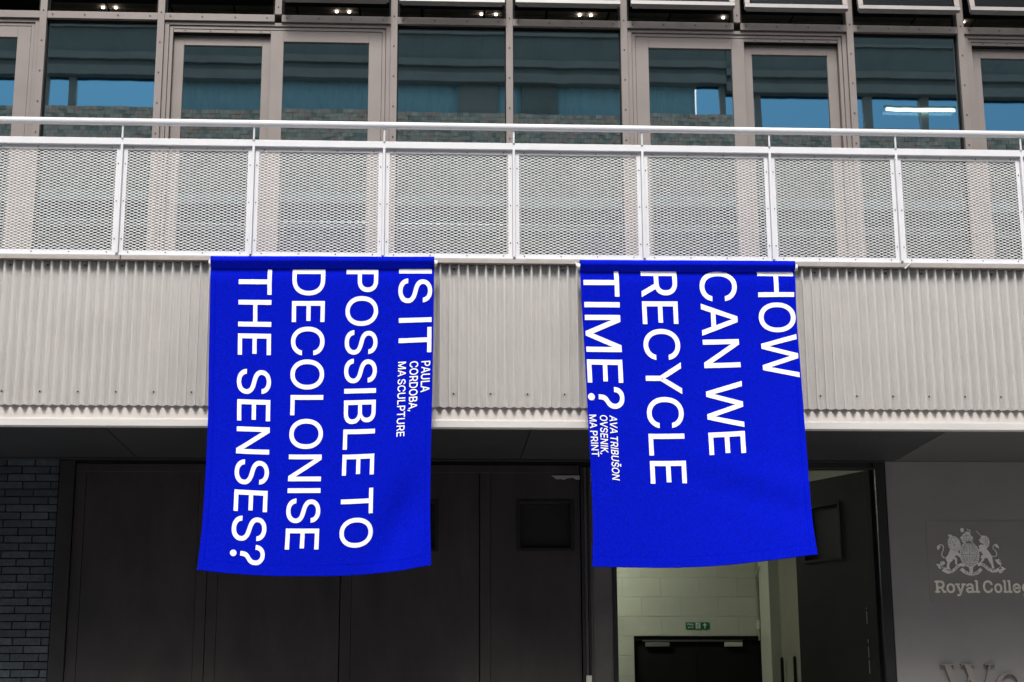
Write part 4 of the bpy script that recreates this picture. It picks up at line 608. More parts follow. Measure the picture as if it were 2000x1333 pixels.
BD = json.loads('''{"BAN1":[[[-1.995,-0.128,4.977],[-1.892,-0.128,4.978],[-1.788,-0.129,4.978],[-1.684,-0.129,4.979],[-1.58,-0.129,4.98],[-1.476,-0.128,4.981],[-1.372,-0.127,4.982],[-1.268,-0.127,4.983],[-1.164,-0.127,4.984],[-1.059,-0.128,4.984],[-0.955,-0.129,4.985],[-0.85,-0.129,4.986],[-0.746,-0.13,4.986],[-0.641,-0.13,4.987],[-0.536,-0.13,4.988],[-0.431,-0.13,4.989],[-0.326,-0.13,4.99]],[[-1.993,-0.127,4.88],[-1.89,-0.127,4.88],[-1.786,-0.128,4.88],[-1.682,-0.129,4.88],[-1.579,-0.128,4.881],[-1.475,-0.127,4.881],[-1.371,-0.127,4.882],[-1.267,-0.126,4.883],[-1.163,-0.126,4.884],[-1.059,-0.127,4.885],[-0.954,-0.128,4.885],[-0.85,-0.129,4.886],[-0.746,-0.129,4.887],[-0.641,-0.13,4.888],[-0.536,-0.13,4.89],[-0.432,-0.13,4.891],[-0.327,-0.13,4.893]],[[-1.991,-0.126,4.783],[-1.888,-0.126,4.782],[-1.784,-0.127,4.782],[-1.681,-0.128,4.781],[-1.577,-0.128,4.782],[-1.474,-0.127,4.782],[-1.37,-0.126,4.783],[-1.266,-0.125,4.784],[-1.162,-0.126,4.785],[-1.058,-0.127,4.785],[-0.954,-0.128,4.786],[-0.85,-0.129,4.787],[-0.745,-0.129,4.788],[-0.641,-0.129,4.79],[-0.537,-0.13,4.792],[-0.432,-0.13,4.794],[-0.327,-0.13,4.797]],[[-1.989,-0.125,4.686],[-1.886,-0.124,4.685],[-1.782,-0.127,4.684],[-1.679,-0.128,4.683],[-1.576,-0.127,4.683],[-1.472,-0.126,4.684],[-1.369,-0.125,4.684],[-1.265,-0.124,4.685],[-1.161,-0.125,4.686],[-1.057,-0.126,4.686],[-0.953,-0.127,4.687],[-0.849,-0.128,4.688],[-0.745,-0.129,4.69],[-0.641,-0.129,4.692],[-0.537,-0.13,4.694],[-0.432,-0.13,4.698],[-0.328,-0.131,4.701]],[[-1.987,-0.125,4.59],[-1.884,-0.123,4.588],[-1.781,-0.126,4.586],[-1.677,-0.127,4.585],[-1.574,-0.127,4.585],[-1.471,-0.125,4.585],[-1.368,-0.124,4.586],[-1.264,-0.123,4.586],[-1.161,-0.124,4.587],[-1.057,-0.125,4.588],[-0.953,-0.127,4.588],[-0.849,-0.128,4.59],[-0.745,-0.129,4.592],[-0.641,-0.129,4.594],[-0.537,-0.13,4.597],[-0.433,-0.131,4.601],[-0.328,-0.133,4.605]],[[-1.985,-0.124,4.494],[-1.883,-0.122,4.492],[-1.779,-0.126,4.489],[-1.676,-0.127,4.488],[-1.573,-0.127,4.487],[-1.47,-0.125,4.487],[-1.367,-0.123,4.488],[-1.264,-0.122,4.488],[-1.16,-0.123,4.489],[-1.056,-0.125,4.489],[-0.953,-0.126,4.49],[-0.849,-0.128,4.492],[-0.745,-0.129,4.494],[-0.641,-0.129,4.497],[-0.537,-0.131,4.5],[-0.433,-0.132,4.505],[-0.329,-0.134,4.509]],[[-1.983,-0.124,4.398],[-1.881,-0.122,4.395],[-1.778,-0.125,4.392],[-1.675,-0.128,4.39],[-1.572,-0.127,4.389],[-1.469,-0.125,4.389],[-1.366,-0.123,4.39],[-1.263,-0.122,4.39],[-1.16,-0.122,4.391],[-1.056,-0.124,4.392],[-0.952,-0.126,4.392],[-0.849,-0.127,4.394],[-0.745,-0.128,4.397],[-0.642,-0.13,4.4],[-0.538,-0.131,4.404],[-0.434,-0.134,4.409],[-0.33,-0.136,4.414]],[[-1.981,-0.124,4.303],[-1.879,-0.121,4.299],[-1.776,-0.125,4.296],[-1.673,-0.128,4.293],[-1.57,-0.127,4.292],[-1.468,-0.125,4.292],[-1.365,-0.123,4.292],[-1.262,-0.121,4.293],[-1.159,-0.122,4.293],[-1.056,-0.123,4.294],[-0.952,-0.125,4.295],[-0.849,-0.127,4.297],[-0.745,-0.129,4.3],[-0.642,-0.13,4.303],[-0.538,-0.133,4.308],[-0.435,-0.136,4.313],[-0.331,-0.139,4.319]],[[-1.979,-0.124,4.208],[-1.877,-0.121,4.204],[-1.774,-0.126,4.199],[-1.671,-0.129,4.197],[-1.569,-0.128,4.195],[-1.466,-0.125,4.194],[-1.364,-0.123,4.195],[-1.261,-0.121,4.195],[-1.158,-0.122,4.196],[-1.055,-0.123,4.197],[-0.952,-0.125,4.198],[-0.849,-0.127,4.2],[-0.746,-0.129,4.203],[-0.642,-0.131,4.207],[-0.539,-0.134,4.212],[-0.435,-0.138,4.218],[-0.332,-0.142,4.224]],[[-1.976,-0.125,4.113],[-1.875,-0.121,4.108],[-1.772,-0.126,4.103],[-1.669,-0.13,4.1],[-1.567,-0.128,4.098],[-1.465,-0.126,4.098],[-1.363,-0.124,4.098],[-1.26,-0.122,4.098],[-1.157,-0.122,4.099],[-1.055,-0.123,4.1],[-0.952,-0.125,4.101],[-0.849,-0.127,4.103],[-0.746,-0.129,4.106],[-0.643,-0.132,4.111],[-0.54,-0.136,4.116],[-0.436,-0.14,4.123],[-0.333,-0.145,4.13]],[[-1.974,-0.127,4.018],[-1.872,-0.122,4.013],[-1.77,-0.128,4.008],[-1.667,-0.131,4.004],[-1.565,-0.13,4.002],[-1.463,-0.127,4.001],[-1.361,-0.125,4.001],[-1.259,-0.123,4.001],[-1.157,-0.123,4.002],[-1.054,-0.123,4.003],[-0.952,-0.125,4.004],[-0.849,-0.127,4.007],[-0.746,-0.13,4.01],[-0.643,-0.134,4.015],[-0.54,-0.138,4.021],[-0.437,-0.143,4.028],[-0.334,-0.149,4.036]],[[-1.971,-0.129,3.924],[-1.87,-0.124,3.918],[-1.768,-0.129,3.912],[-1.666,-0.132,3.908],[-1.564,-0.131,3.906],[-1.462,-0.129,3.905],[-1.36,-0.126,3.904],[-1.258,-0.124,3.905],[-1.156,-0.123,3.906],[-1.054,-0.124,3.907],[-0.951,-0.126,3.908],[-0.849,-0.128,3.911],[-0.746,-0.132,3.914],[-0.644,-0.136,3.919],[-0.541,-0.141,3.925],[-0.438,-0.147,3.934],[-0.336,-0.153,3.942]],[[-1.969,-0.133,3.829],[-1.869,-0.126,3.823],[-1.766,-0.131,3.817],[-1.664,-0.134,3.813],[-1.563,-0.133,3.81],[-1.461,-0.131,3.809],[-1.36,-0.128,3.808],[-1.258,-0.126,3.809],[-1.156,-0.125,3.81],[-1.054,-0.125,3.811],[-0.952,-0.126,3.812],[-0.849,-0.129,3.815],[-0.747,-0.133,3.819],[-0.645,-0.139,3.824],[-0.542,-0.144,3.831],[-0.44,-0.15,3.84],[-0.337,-0.158,3.849]],[[-1.968,-0.137,3.735],[-1.867,-0.129,3.729],[-1.765,-0.134,3.722],[-1.664,-0.137,3.718],[-1.562,-0.135,3.715],[-1.461,-0.133,3.713],[-1.359,-0.13,3.712],[-1.258,-0.127,3.713],[-1.156,-0.126,3.714],[-1.054,-0.126,3.715],[-0.952,-0.127,3.717],[-0.85,-0.131,3.719],[-0.748,-0.136,3.723],[-0.646,-0.142,3.729],[-0.543,-0.147,3.736],[-0.441,-0.154,3.746],[-0.339,-0.162,3.756]],[[-1.967,-0.142,3.642],[-1.867,-0.133,3.634],[-1.765,-0.137,3.628],[-1.663,-0.139,3.623],[-1.562,-0.137,3.62],[-1.461,-0.135,3.618],[-1.36,-0.132,3.617],[-1.258,-0.129,3.618],[-1.157,-0.127,3.619],[-1.055,-0.127,3.62],[-0.953,-0.128,3.621],[-0.851,-0.133,3.624],[-0.749,-0.139,3.628],[-0.647,-0.145,3.634],[-0.545,-0.15,3.642],[-0.443,-0.156,3.653],[-0.341,-0.165,3.663]],[[-1.967,-0.147,3.548],[-1.867,-0.138,3.54],[-1.765,-0.14,3.534],[-1.664,-0.142,3.528],[-1.563,-0.14,3.525],[-1.462,-0.137,3.523],[-1.36,-0.134,3.522],[-1.259,-0.131,3.522],[-1.158,-0.128,3.524],[-1.056,-0.128,3.525],[-0.954,-0.13,3.526],[-0.852,-0.136,3.529],[-0.75,-0.143,3.534],[-0.648,-0.148,3.54],[-0.546,-0.152,3.549],[-0.444,-0.156,3.561],[-0.342,-0.168,3.571]],[[-1.967,-0.154,3.455],[-1.867,-0.144,3.447],[-1.766,-0.144,3.44],[-1.664,-0.145,3.434],[-1.563,-0.142,3.431],[-1.462,-0.139,3.428],[-1.361,-0.136,3.427],[-1.26,-0.132,3.428],[-1.159,-0.129,3.429],[-1.057,-0.129,3.43],[-0.955,-0.132,3.432],[-0.853,-0.139,3.434],[-0.751,-0.146,3.439],[-0.649,-0.151,3.446],[-0.547,-0.151,3.456],[-0.445,-0.152,3.469],[-0.343,-0.17,3.48]],[[-1.967,-0.161,3.362],[-1.867,-0.149,3.353],[-1.766,-0.148,3.346],[-1.665,-0.148,3.341],[-1.564,-0.145,3.337],[-1.463,-0.141,3.334],[-1.362,-0.137,3.333],[-1.261,-0.133,3.334],[-1.16,-0.13,3.335],[-1.058,-0.13,3.336],[-0.956,-0.135,3.337],[-0.854,-0.142,3.34],[-0.752,-0.149,3.346],[-0.65,-0.151,3.353],[-0.549,-0.145,3.365],[-0.446,-0.145,3.379],[-0.344,-0.174,3.388]],[[-1.968,-0.168,3.27],[-1.868,-0.156,3.26],[-1.767,-0.153,3.253],[-1.666,-0.151,3.247],[-1.565,-0.147,3.243],[-1.464,-0.143,3.24],[-1.363,-0.139,3.239],[-1.262,-0.134,3.24],[-1.161,-0.131,3.241],[-1.059,-0.131,3.242],[-0.957,-0.137,3.243],[-0.855,-0.145,3.247],[-0.753,-0.15,3.252],[-0.651,-0.148,3.261],[-0.549,-0.133,3.275],[-0.447,-0.141,3.288],[-0.345,-0.181,3.297]],[[-1.969,-0.176,3.178],[-1.869,-0.163,3.168],[-1.768,-0.158,3.16],[-1.667,-0.154,3.154],[-1.566,-0.15,3.15],[-1.465,-0.145,3.147],[-1.364,-0.14,3.146],[-1.263,-0.135,3.146],[-1.162,-0.132,3.147],[-1.06,-0.132,3.148],[-0.958,-0.138,3.15],[-0.855,-0.146,3.153],[-0.753,-0.15,3.16],[-0.651,-0.141,3.17],[-0.55,-0.12,3.184],[-0.447,-0.144,3.196],[-0.345,-0.191,3.206]],[[-1.971,-0.184,3.086],[-1.871,-0.17,3.076],[-1.77,-0.163,3.068],[-1.669,-0.158,3.062],[-1.568,-0.153,3.057],[-1.467,-0.147,3.054],[-1.366,-0.141,3.053],[-1.264,-0.136,3.053],[-1.163,-0.132,3.054],[-1.061,-0.133,3.055],[-0.958,-0.139,3.057],[-0.856,-0.146,3.061],[-0.753,-0.148,3.068],[-0.652,-0.132,3.079],[-0.549,-0.117,3.093],[-0.446,-0.158,3.104],[-0.344,-0.202,3.114]],[[-1.974,-0.192,2.995],[-1.874,-0.177,2.984],[-1.774,-0.168,2.976],[-1.672,-0.162,2.969],[-1.571,-0.155,2.965],[-1.47,-0.149,2.961],[-1.368,-0.142,2.96],[-1.266,-0.136,2.961],[-1.164,-0.132,2.962],[-1.062,-0.133,2.963],[-0.959,-0.139,2.964],[-0.856,-0.144,2.969],[-0.753,-0.144,2.976],[-0.651,-0.127,2.988],[-0.548,-0.127,3.001],[-0.445,-0.176,3.011],[-0.342,-0.213,3.024]],[[-1.979,-0.201,2.904],[-1.879,-0.184,2.893],[-1.778,-0.174,2.884],[-1.677,-0.166,2.878],[-1.575,-0.158,2.873],[-1.473,-0.15,2.869],[-1.371,-0.143,2.868],[-1.269,-0.136,2.868],[-1.166,-0.132,2.869],[-1.063,-0.133,2.87],[-0.96,-0.137,2.872],[-0.856,-0.142,2.877],[-0.753,-0.141,2.885],[-0.65,-0.13,2.896],[-0.546,-0.148,2.907],[-0.443,-0.192,2.92],[-0.339,-0.222,2.934]],[[-1.985,-0.21,2.814],[-1.885,-0.191,2.802],[-1.783,-0.179,2.793],[-1.681,-0.17,2.786],[-1.579,-0.161,2.781],[-1.477,-0.152,2.777],[-1.374,-0.143,2.776],[-1.271,-0.136,2.776],[-1.168,-0.131,2.777],[-1.064,-0.131,2.779],[-0.96,-0.135,2.781],[-0.856,-0.14,2.785],[-0.753,-0.141,2.793],[-0.649,-0.141,2.804],[-0.544,-0.168,2.815],[-0.44,-0.205,2.829],[-0.337,-0.231,2.845]],[[-1.991,-0.219,2.724],[-1.89,-0.199,2.711],[-1.788,-0.185,2.702],[-1.686,-0.174,2.695],[-1.583,-0.164,2.69],[-1.48,-0.154,2.686],[-1.377,-0.144,2.685],[-1.274,-0.136,2.685],[-1.17,-0.13,2.686],[-1.066,-0.13,2.687],[-0.961,-0.133,2.689],[-0.857,-0.138,2.694],[-0.752,-0.144,2.702],[-0.648,-0.155,2.712],[-0.543,-0.184,2.723],[-0.438,-0.214,2.739],[-0.334,-0.24,2.756]]],"BAN2":[[[0.775,-0.13,4.981],[0.876,-0.131,4.981],[0.978,-0.131,4.982],[1.08,-0.132,4.982],[1.183,-0.132,4.982],[1.285,-0.133,4.983],[1.387,-0.132,4.983],[1.49,-0.132,4.984],[1.592,-0.131,4.985],[1.695,-0.13,4.986],[1.798,-0.13,4.986],[1.901,-0.13,4.987],[2.004,-0.13,4.987],[2.107,-0.13,4.988],[2.21,-0.13,4.988],[2.313,-0.13,4.989],[2.416,-0.13,4.989]],[[0.778,-0.13,4.884],[0.879,-0.131,4.884],[0.981,-0.131,4.885],[1.083,-0.132,4.885],[1.184,-0.133,4.885],[1.286,-0.133,4.886],[1.388,-0.133,4.886],[1.491,-0.132,4.887],[1.593,-0.131,4.888],[1.695,-0.131,4.889],[1.798,-0.131,4.89],[1.9,-0.131,4.891],[2.003,-0.131,4.892],[2.106,-0.131,4.893],[2.208,-0.131,4.894],[2.311,-0.13,4.895],[2.414,-0.13,4.896]],[[0.781,-0.131,4.788],[0.882,-0.131,4.788],[0.983,-0.132,4.788],[1.085,-0.133,4.788],[1.186,-0.134,4.788],[1.288,-0.134,4.789],[1.389,-0.134,4.789],[1.491,-0.133,4.79],[1.593,-0.132,4.791],[1.695,-0.132,4.793],[1.798,-0.132,4.794],[1.9,-0.132,4.795],[2.002,-0.132,4.797],[2.104,-0.132,4.798],[2.207,-0.132,4.8],[2.309,-0.132,4.802],[2.412,-0.132,4.803]],[[0.784,-0.131,4.692],[0.885,-0.132,4.692],[0.986,-0.133,4.692],[1.087,-0.134,4.691],[1.188,-0.135,4.692],[1.289,-0.135,4.692],[1.391,-0.135,4.693],[1.492,-0.134,4.694],[1.594,-0.134,4.695],[1.696,-0.133,4.696],[1.798,-0.133,4.698],[1.899,-0.134,4.7],[2.001,-0.134,4.702],[2.104,-0.134,4.704],[2.206,-0.134,4.706],[2.308,-0.134,4.708],[2.41,-0.134,4.711]],[[0.788,-0.132,4.596],[0.888,-0.132,4.596],[0.989,-0.134,4.596],[1.09,-0.135,4.595],[1.191,-0.136,4.595],[1.292,-0.137,4.595],[1.393,-0.137,4.596],[1.494,-0.136,4.597],[1.596,-0.136,4.599],[1.697,-0.135,4.6],[1.799,-0.136,4.602],[1.9,-0.136,4.605],[2.002,-0.137,4.607],[2.104,-0.137,4.61],[2.206,-0.138,4.612],[2.308,-0.138,4.615],[2.41,-0.138,4.618]],[[0.792,-0.133,4.501],[0.892,-0.133,4.5],[0.993,-0.135,4.5],[1.093,-0.137,4.499],[1.194,-0.138,4.499],[1.295,-0.139,4.499],[1.396,-0.139,4.5],[1.497,-0.138,4.501],[1.598,-0.138,4.503],[1.699,-0.138,4.505],[1.801,-0.138,4.507],[1.902,-0.139,4.51],[2.003,-0.14,4.513],[2.105,-0.141,4.515],[2.207,-0.142,4.519],[2.308,-0.142,4.522],[2.41,-0.143,4.525]],[[0.796,-0.134,4.406],[0.896,-0.134,4.405],[0.996,-0.136,4.404],[1.097,-0.138,4.404],[1.197,-0.14,4.403],[1.298,-0.141,4.404],[1.399,-0.141,4.404],[1.5,-0.141,4.406],[1.601,-0.14,4.407],[1.702,-0.141,4.41],[1.803,-0.142,4.412],[1.904,-0.143,4.415],[2.005,-0.144,4.418],[2.107,-0.146,4.422],[2.208,-0.147,4.425],[2.31,-0.148,4.429],[2.411,-0.149,4.432]],[[0.8,-0.135,4.311],[0.9,-0.136,4.31],[1.0,-0.138,4.309],[1.1,-0.14,4.309],[1.201,-0.143,4.308],[1.301,-0.144,4.308],[1.402,-0.144,4.309],[1.503,-0.143,4.31],[1.604,-0.143,4.312],[1.705,-0.144,4.314],[1.806,-0.145,4.317],[1.907,-0.147,4.32],[2.008,-0.149,4.324],[2.109,-0.151,4.328],[2.21,-0.153,4.332],[2.311,-0.154,4.336],[2.413,-0.156,4.34]],[[0.803,-0.136,4.217],[0.904,-0.137,4.216],[1.004,-0.139,4.214],[1.104,-0.142,4.214],[1.204,-0.145,4.213],[1.304,-0.147,4.213],[1.405,-0.147,4.214],[1.506,-0.146,4.215],[1.607,-0.146,4.217],[1.707,-0.147,4.22],[1.808,-0.149,4.223],[1.909,-0.152,4.226],[2.01,-0.155,4.23],[2.11,-0.157,4.234],[2.211,-0.16,4.239],[2.313,-0.162,4.243],[2.414,-0.164,4.248]],[[0.807,-0.137,4.123],[0.907,-0.139,4.121],[1.007,-0.141,4.12],[1.107,-0.145,4.119],[1.207,-0.148,4.118],[1.307,-0.15,4.118],[1.408,-0.15,4.119],[1.508,-0.15,4.12],[1.609,-0.15,4.123],[1.71,-0.152,4.125],[1.81,-0.154,4.128],[1.911,-0.157,4.132],[2.011,-0.161,4.137],[2.112,-0.164,4.141],[2.213,-0.168,4.146],[2.313,-0.17,4.151],[2.414,-0.173,4.156]],[[0.81,-0.139,4.029],[0.91,-0.14,4.027],[1.01,-0.143,4.026],[1.11,-0.147,4.025],[1.209,-0.15,4.024],[1.31,-0.153,4.024],[1.41,-0.153,4.024],[1.51,-0.153,4.026],[1.611,-0.154,4.028],[1.712,-0.156,4.031],[1.812,-0.159,4.035],[1.912,-0.163,4.039],[2.012,-0.168,4.043],[2.113,-0.172,4.048],[2.213,-0.176,4.053],[2.314,-0.18,4.058],[2.414,-0.183,4.064]],[[0.813,-0.14,3.935],[0.913,-0.142,3.934],[1.012,-0.145,3.932],[1.112,-0.149,3.931],[1.212,-0.153,3.93],[1.312,-0.156,3.93],[1.412,-0.157,3.93],[1.512,-0.157,3.932],[1.613,-0.158,3.934],[1.713,-0.161,3.937],[1.813,-0.165,3.941],[1.913,-0.17,3.945],[2.013,-0.175,3.95],[2.113,-0.181,3.955],[2.213,-0.186,3.961],[2.313,-0.19,3.967],[2.414,-0.195,3.972]],[[0.816,-0.142,3.842],[0.915,-0.144,3.841],[1.015,-0.148,3.839],[1.115,-0.152,3.837],[1.214,-0.156,3.836],[1.314,-0.159,3.836],[1.414,-0.161,3.836],[1.514,-0.161,3.838],[1.615,-0.163,3.841],[1.715,-0.166,3.844],[1.814,-0.171,3.848],[1.914,-0.177,3.852],[2.014,-0.184,3.858],[2.113,-0.19,3.863],[2.213,-0.196,3.869],[2.313,-0.202,3.875],[2.413,-0.207,3.881]],[[0.819,-0.143,3.75],[0.919,-0.146,3.748],[1.018,-0.15,3.746],[1.117,-0.155,3.744],[1.217,-0.16,3.743],[1.316,-0.163,3.742],[1.416,-0.165,3.743],[1.516,-0.166,3.745],[1.616,-0.168,3.747],[1.716,-0.172,3.751],[1.816,-0.178,3.755],[1.915,-0.185,3.76],[2.015,-0.192,3.765],[2.114,-0.2,3.771],[2.213,-0.207,3.777],[2.312,-0.214,3.783],[2.412,-0.221,3.79]],[[0.822,-0.145,3.657],[0.922,-0.147,3.655],[1.021,-0.152,3.653],[1.121,-0.157,3.651],[1.22,-0.162,3.65],[1.319,-0.167,3.649],[1.419,-0.17,3.65],[1.518,-0.173,3.651],[1.618,-0.175,3.654],[1.718,-0.179,3.658],[1.817,-0.185,3.662],[1.916,-0.193,3.667],[2.015,-0.202,3.673],[2.114,-0.211,3.679],[2.213,-0.219,3.686],[2.312,-0.227,3.692],[2.411,-0.235,3.699]],[[0.826,-0.146,3.565],[0.926,-0.149,3.563],[1.025,-0.154,3.561],[1.124,-0.159,3.559],[1.223,-0.164,3.558],[1.322,-0.169,3.557],[1.422,-0.173,3.557],[1.521,-0.177,3.559],[1.62,-0.183,3.561],[1.719,-0.19,3.565],[1.818,-0.196,3.569],[1.917,-0.203,3.575],[2.016,-0.212,3.582],[2.115,-0.222,3.588],[2.213,-0.232,3.595],[2.311,-0.242,3.602],[2.41,-0.251,3.609]],[[0.83,-0.148,3.474],[0.929,-0.151,3.471],[1.028,-0.156,3.469],[1.127,-0.162,3.467],[1.226,-0.167,3.466],[1.325,-0.172,3.465],[1.424,-0.175,3.465],[1.524,-0.18,3.467],[1.623,-0.186,3.469],[1.721,-0.195,3.473],[1.819,-0.207,3.477],[1.917,-0.218,3.483],[2.016,-0.227,3.49],[2.114,-0.236,3.497],[2.213,-0.246,3.504],[2.311,-0.257,3.511],[2.409,-0.267,3.519]],[[0.832,-0.15,3.383],[0.932,-0.153,3.38],[1.031,-0.158,3.377],[1.129,-0.165,3.375],[1.228,-0.171,3.374],[1.327,-0.177,3.373],[1.427,-0.18,3.373],[1.526,-0.183,3.375],[1.625,-0.188,3.378],[1.724,-0.197,3.382],[1.822,-0.21,3.386],[1.919,-0.225,3.392],[2.016,-0.241,3.398],[2.113,-0.255,3.405],[2.211,-0.265,3.413],[2.31,-0.275,3.421],[2.407,-0.285,3.429]],[[0.835,-0.151,3.292],[0.934,-0.155,3.289],[1.033,-0.161,3.286],[1.132,-0.168,3.284],[1.23,-0.175,3.282],[1.329,-0.181,3.281],[1.428,-0.187,3.281],[1.527,-0.192,3.283],[1.626,-0.197,3.286],[1.726,-0.202,3.291],[1.824,-0.211,3.296],[1.922,-0.226,3.302],[2.018,-0.244,3.309],[2.114,-0.263,3.316],[2.211,-0.281,3.323],[2.308,-0.296,3.331],[2.405,-0.308,3.339]],[[0.837,-0.153,3.201],[0.936,-0.157,3.198],[1.035,-0.163,3.195],[1.133,-0.171,3.193],[1.232,-0.178,3.191],[1.331,-0.185,3.19],[1.43,-0.192,3.19],[1.528,-0.199,3.192],[1.627,-0.207,3.195],[1.725,-0.216,3.199],[1.824,-0.226,3.205],[1.922,-0.236,3.212],[2.02,-0.249,3.22],[2.116,-0.267,3.227],[2.212,-0.288,3.235],[2.307,-0.309,3.242],[2.403,-0.327,3.25]],[[0.838,-0.154,3.111],[0.937,-0.159,3.108],[1.036,-0.166,3.104],[1.135,-0.174,3.102],[1.233,-0.182,3.1],[1.332,-0.19,3.099],[1.43,-0.198,3.099],[1.529,-0.206,3.101],[1.627,-0.215,3.104],[1.725,-0.226,3.108],[1.823,-0.24,3.114],[1.92,-0.254,3.121],[2.018,-0.269,3.129],[2.115,-0.283,3.138],[2.212,-0.299,3.147],[2.308,-0.318,3.155],[2.403,-0.34,3.163]],[[0.838,-0.156,3.021],[0.937,-0.161,3.018],[1.036,-0.168,3.014],[1.135,-0.177,3.012],[1.234,-0.186,3.01],[1.332,-0.195,3.009],[1.431,-0.204,3.009],[1.53,-0.213,3.01],[1.628,-0.224,3.013],[1.726,-0.236,3.018],[1.823,-0.251,3.024],[1.921,-0.268,3.031],[2.017,-0.286,3.04],[2.114,-0.305,3.048],[2.21,-0.323,3.057],[2.306,-0.341,3.066],[2.402,-0.359,3.076]],[[0.836,-0.158,2.931],[0.935,-0.163,2.928],[1.035,-0.171,2.924],[1.134,-0.181,2.922],[1.233,-0.191,2.92],[1.332,-0.201,2.918],[1.431,-0.211,2.918],[1.53,-0.221,2.92],[1.629,-0.233,2.923],[1.727,-0.247,2.928],[1.825,-0.263,2.934],[1.922,-0.281,2.942],[2.019,-0.301,2.951],[2.115,-0.322,2.96],[2.211,-0.343,2.969],[2.307,-0.365,2.978],[2.403,-0.386,2.987]],[[0.832,-0.159,2.842],[0.933,-0.165,2.838],[1.033,-0.174,2.835],[1.133,-0.184,2.832],[1.233,-0.195,2.83],[1.332,-0.207,2.829],[1.432,-0.218,2.829],[1.531,-0.23,2.83],[1.631,-0.243,2.834],[1.729,-0.258,2.838],[1.828,-0.276,2.845],[1.925,-0.295,2.853],[2.023,-0.316,2.862],[2.119,-0.339,2.871],[2.215,-0.362,2.881],[2.311,-0.386,2.891],[2.407,-0.41,2.901]],[[0.829,-0.161,2.753],[0.93,-0.167,2.749],[1.031,-0.176,2.746],[1.132,-0.188,2.743],[1.232,-0.2,2.741],[1.333,-0.213,2.739],[1.433,-0.226,2.739],[1.533,-0.239,2.741],[1.632,-0.254,2.744],[1.731,-0.27,2.749],[1.83,-0.289,2.756],[1.928,-0.309,2.765],[2.026,-0.332,2.774],[2.123,-0.357,2.784],[2.22,-0.382,2.794],[2.316,-0.408,2.804],[2.411,-0.435,2.814]]],"TXT1":[["IS IT",0.8442,0.0012,0.8474,0.2828,0.1438,0],["POSSIBLE TO",0.6098,0.004,0.6059,0.9107,0.1393,0],["DECOLONISE",0.3686,0.0036,0.3684,0.9138,0.1438,0],["THE SENSES?",0.1285,0.004,0.1345,0.9678,0.145,0],["PAULA",0.9499,0.3119,0.948,0.416,0.0385,0],["CORDOBA,",0.8978,0.3105,0.8965,0.4761,0.0362,0],["MA SCULPTURE",0.8458,0.3103,0.845,0.5567,0.034,0]],"TXT2":[["TIME?",0.0153,-0.0077,0.0068,0.4659,0.1624,0],["RECYCLE",0.2837,-0.002,0.2751,0.717,0.1636,0],["CAN WE",0.5569,-0.0013,0.5541,0.6248,0.1658,0],["HOW",0.8257,-0.0023,0.8272,0.3738,0.1647,0],["AVA TRIBUŠON",0.101,0.4879,0.097,0.7036,0.0331,0.13],["OVSENIK,",0.0567,0.4869,0.051,0.6198,0.0331,0.13],["MA PRINT",0.0065,0.4867,0.0095,0.6279,0.032,0]]}''')
def cr(p0, p1, p2, p3, t):
    return p1+0.5*t*((p2-p0)+t*(2*p0-5*p1+4*p2-p3+t*(3*(p1-p2)+p3-p0)))
class Surf:
    def at(s, u, v):
        p = s.at0(u, v); p.y += 0.024*math.exp(-(max(v, 0.0)/0.022)**2); return p
    def __init__(s, G): s.G = [[Vector(p) for p in r] for r in G]; s.nv = len(G)-1; s.nu = len(G[0])-1
    def at0(s, u, v):
        fu, fv = u*s.nu, v*s.nv
        iu, iv = min(max(int(math.floor(fu)), 0), s.nu-1), min(max(int(math.floor(fv)), 0), s.nv-1)
        tu, tv = fu-iu, fv-iv
        def P(j, i):
            j2 = min(max(j, 0), s.nv); i2 = min(max(i, 0), s.nu)
            p = s.G[j2][i2].copy()
            if j < 0: p = 2*s.G[0][i2]-s.G[-j][i2]
            if j > s.nv: p = 2*s.G[s.nv][i2]-s.G[2*s.nv-j][i2]
            if i < 0: p = 2*s.G[j2][0]-s.G[j2][-i]
            if i > s.nu: p = 2*s.G[j2][s.nu]-s.G[j2][2*s.nu-i]
            return p
        R_ = [cr(P(iv+k, iu-1), P(iv+k, iu), P(iv+k, iu+1), P(iv+k, iu+2), tu) for k in (-1, 0, 1, 2)]
        return cr(*R_, tv)
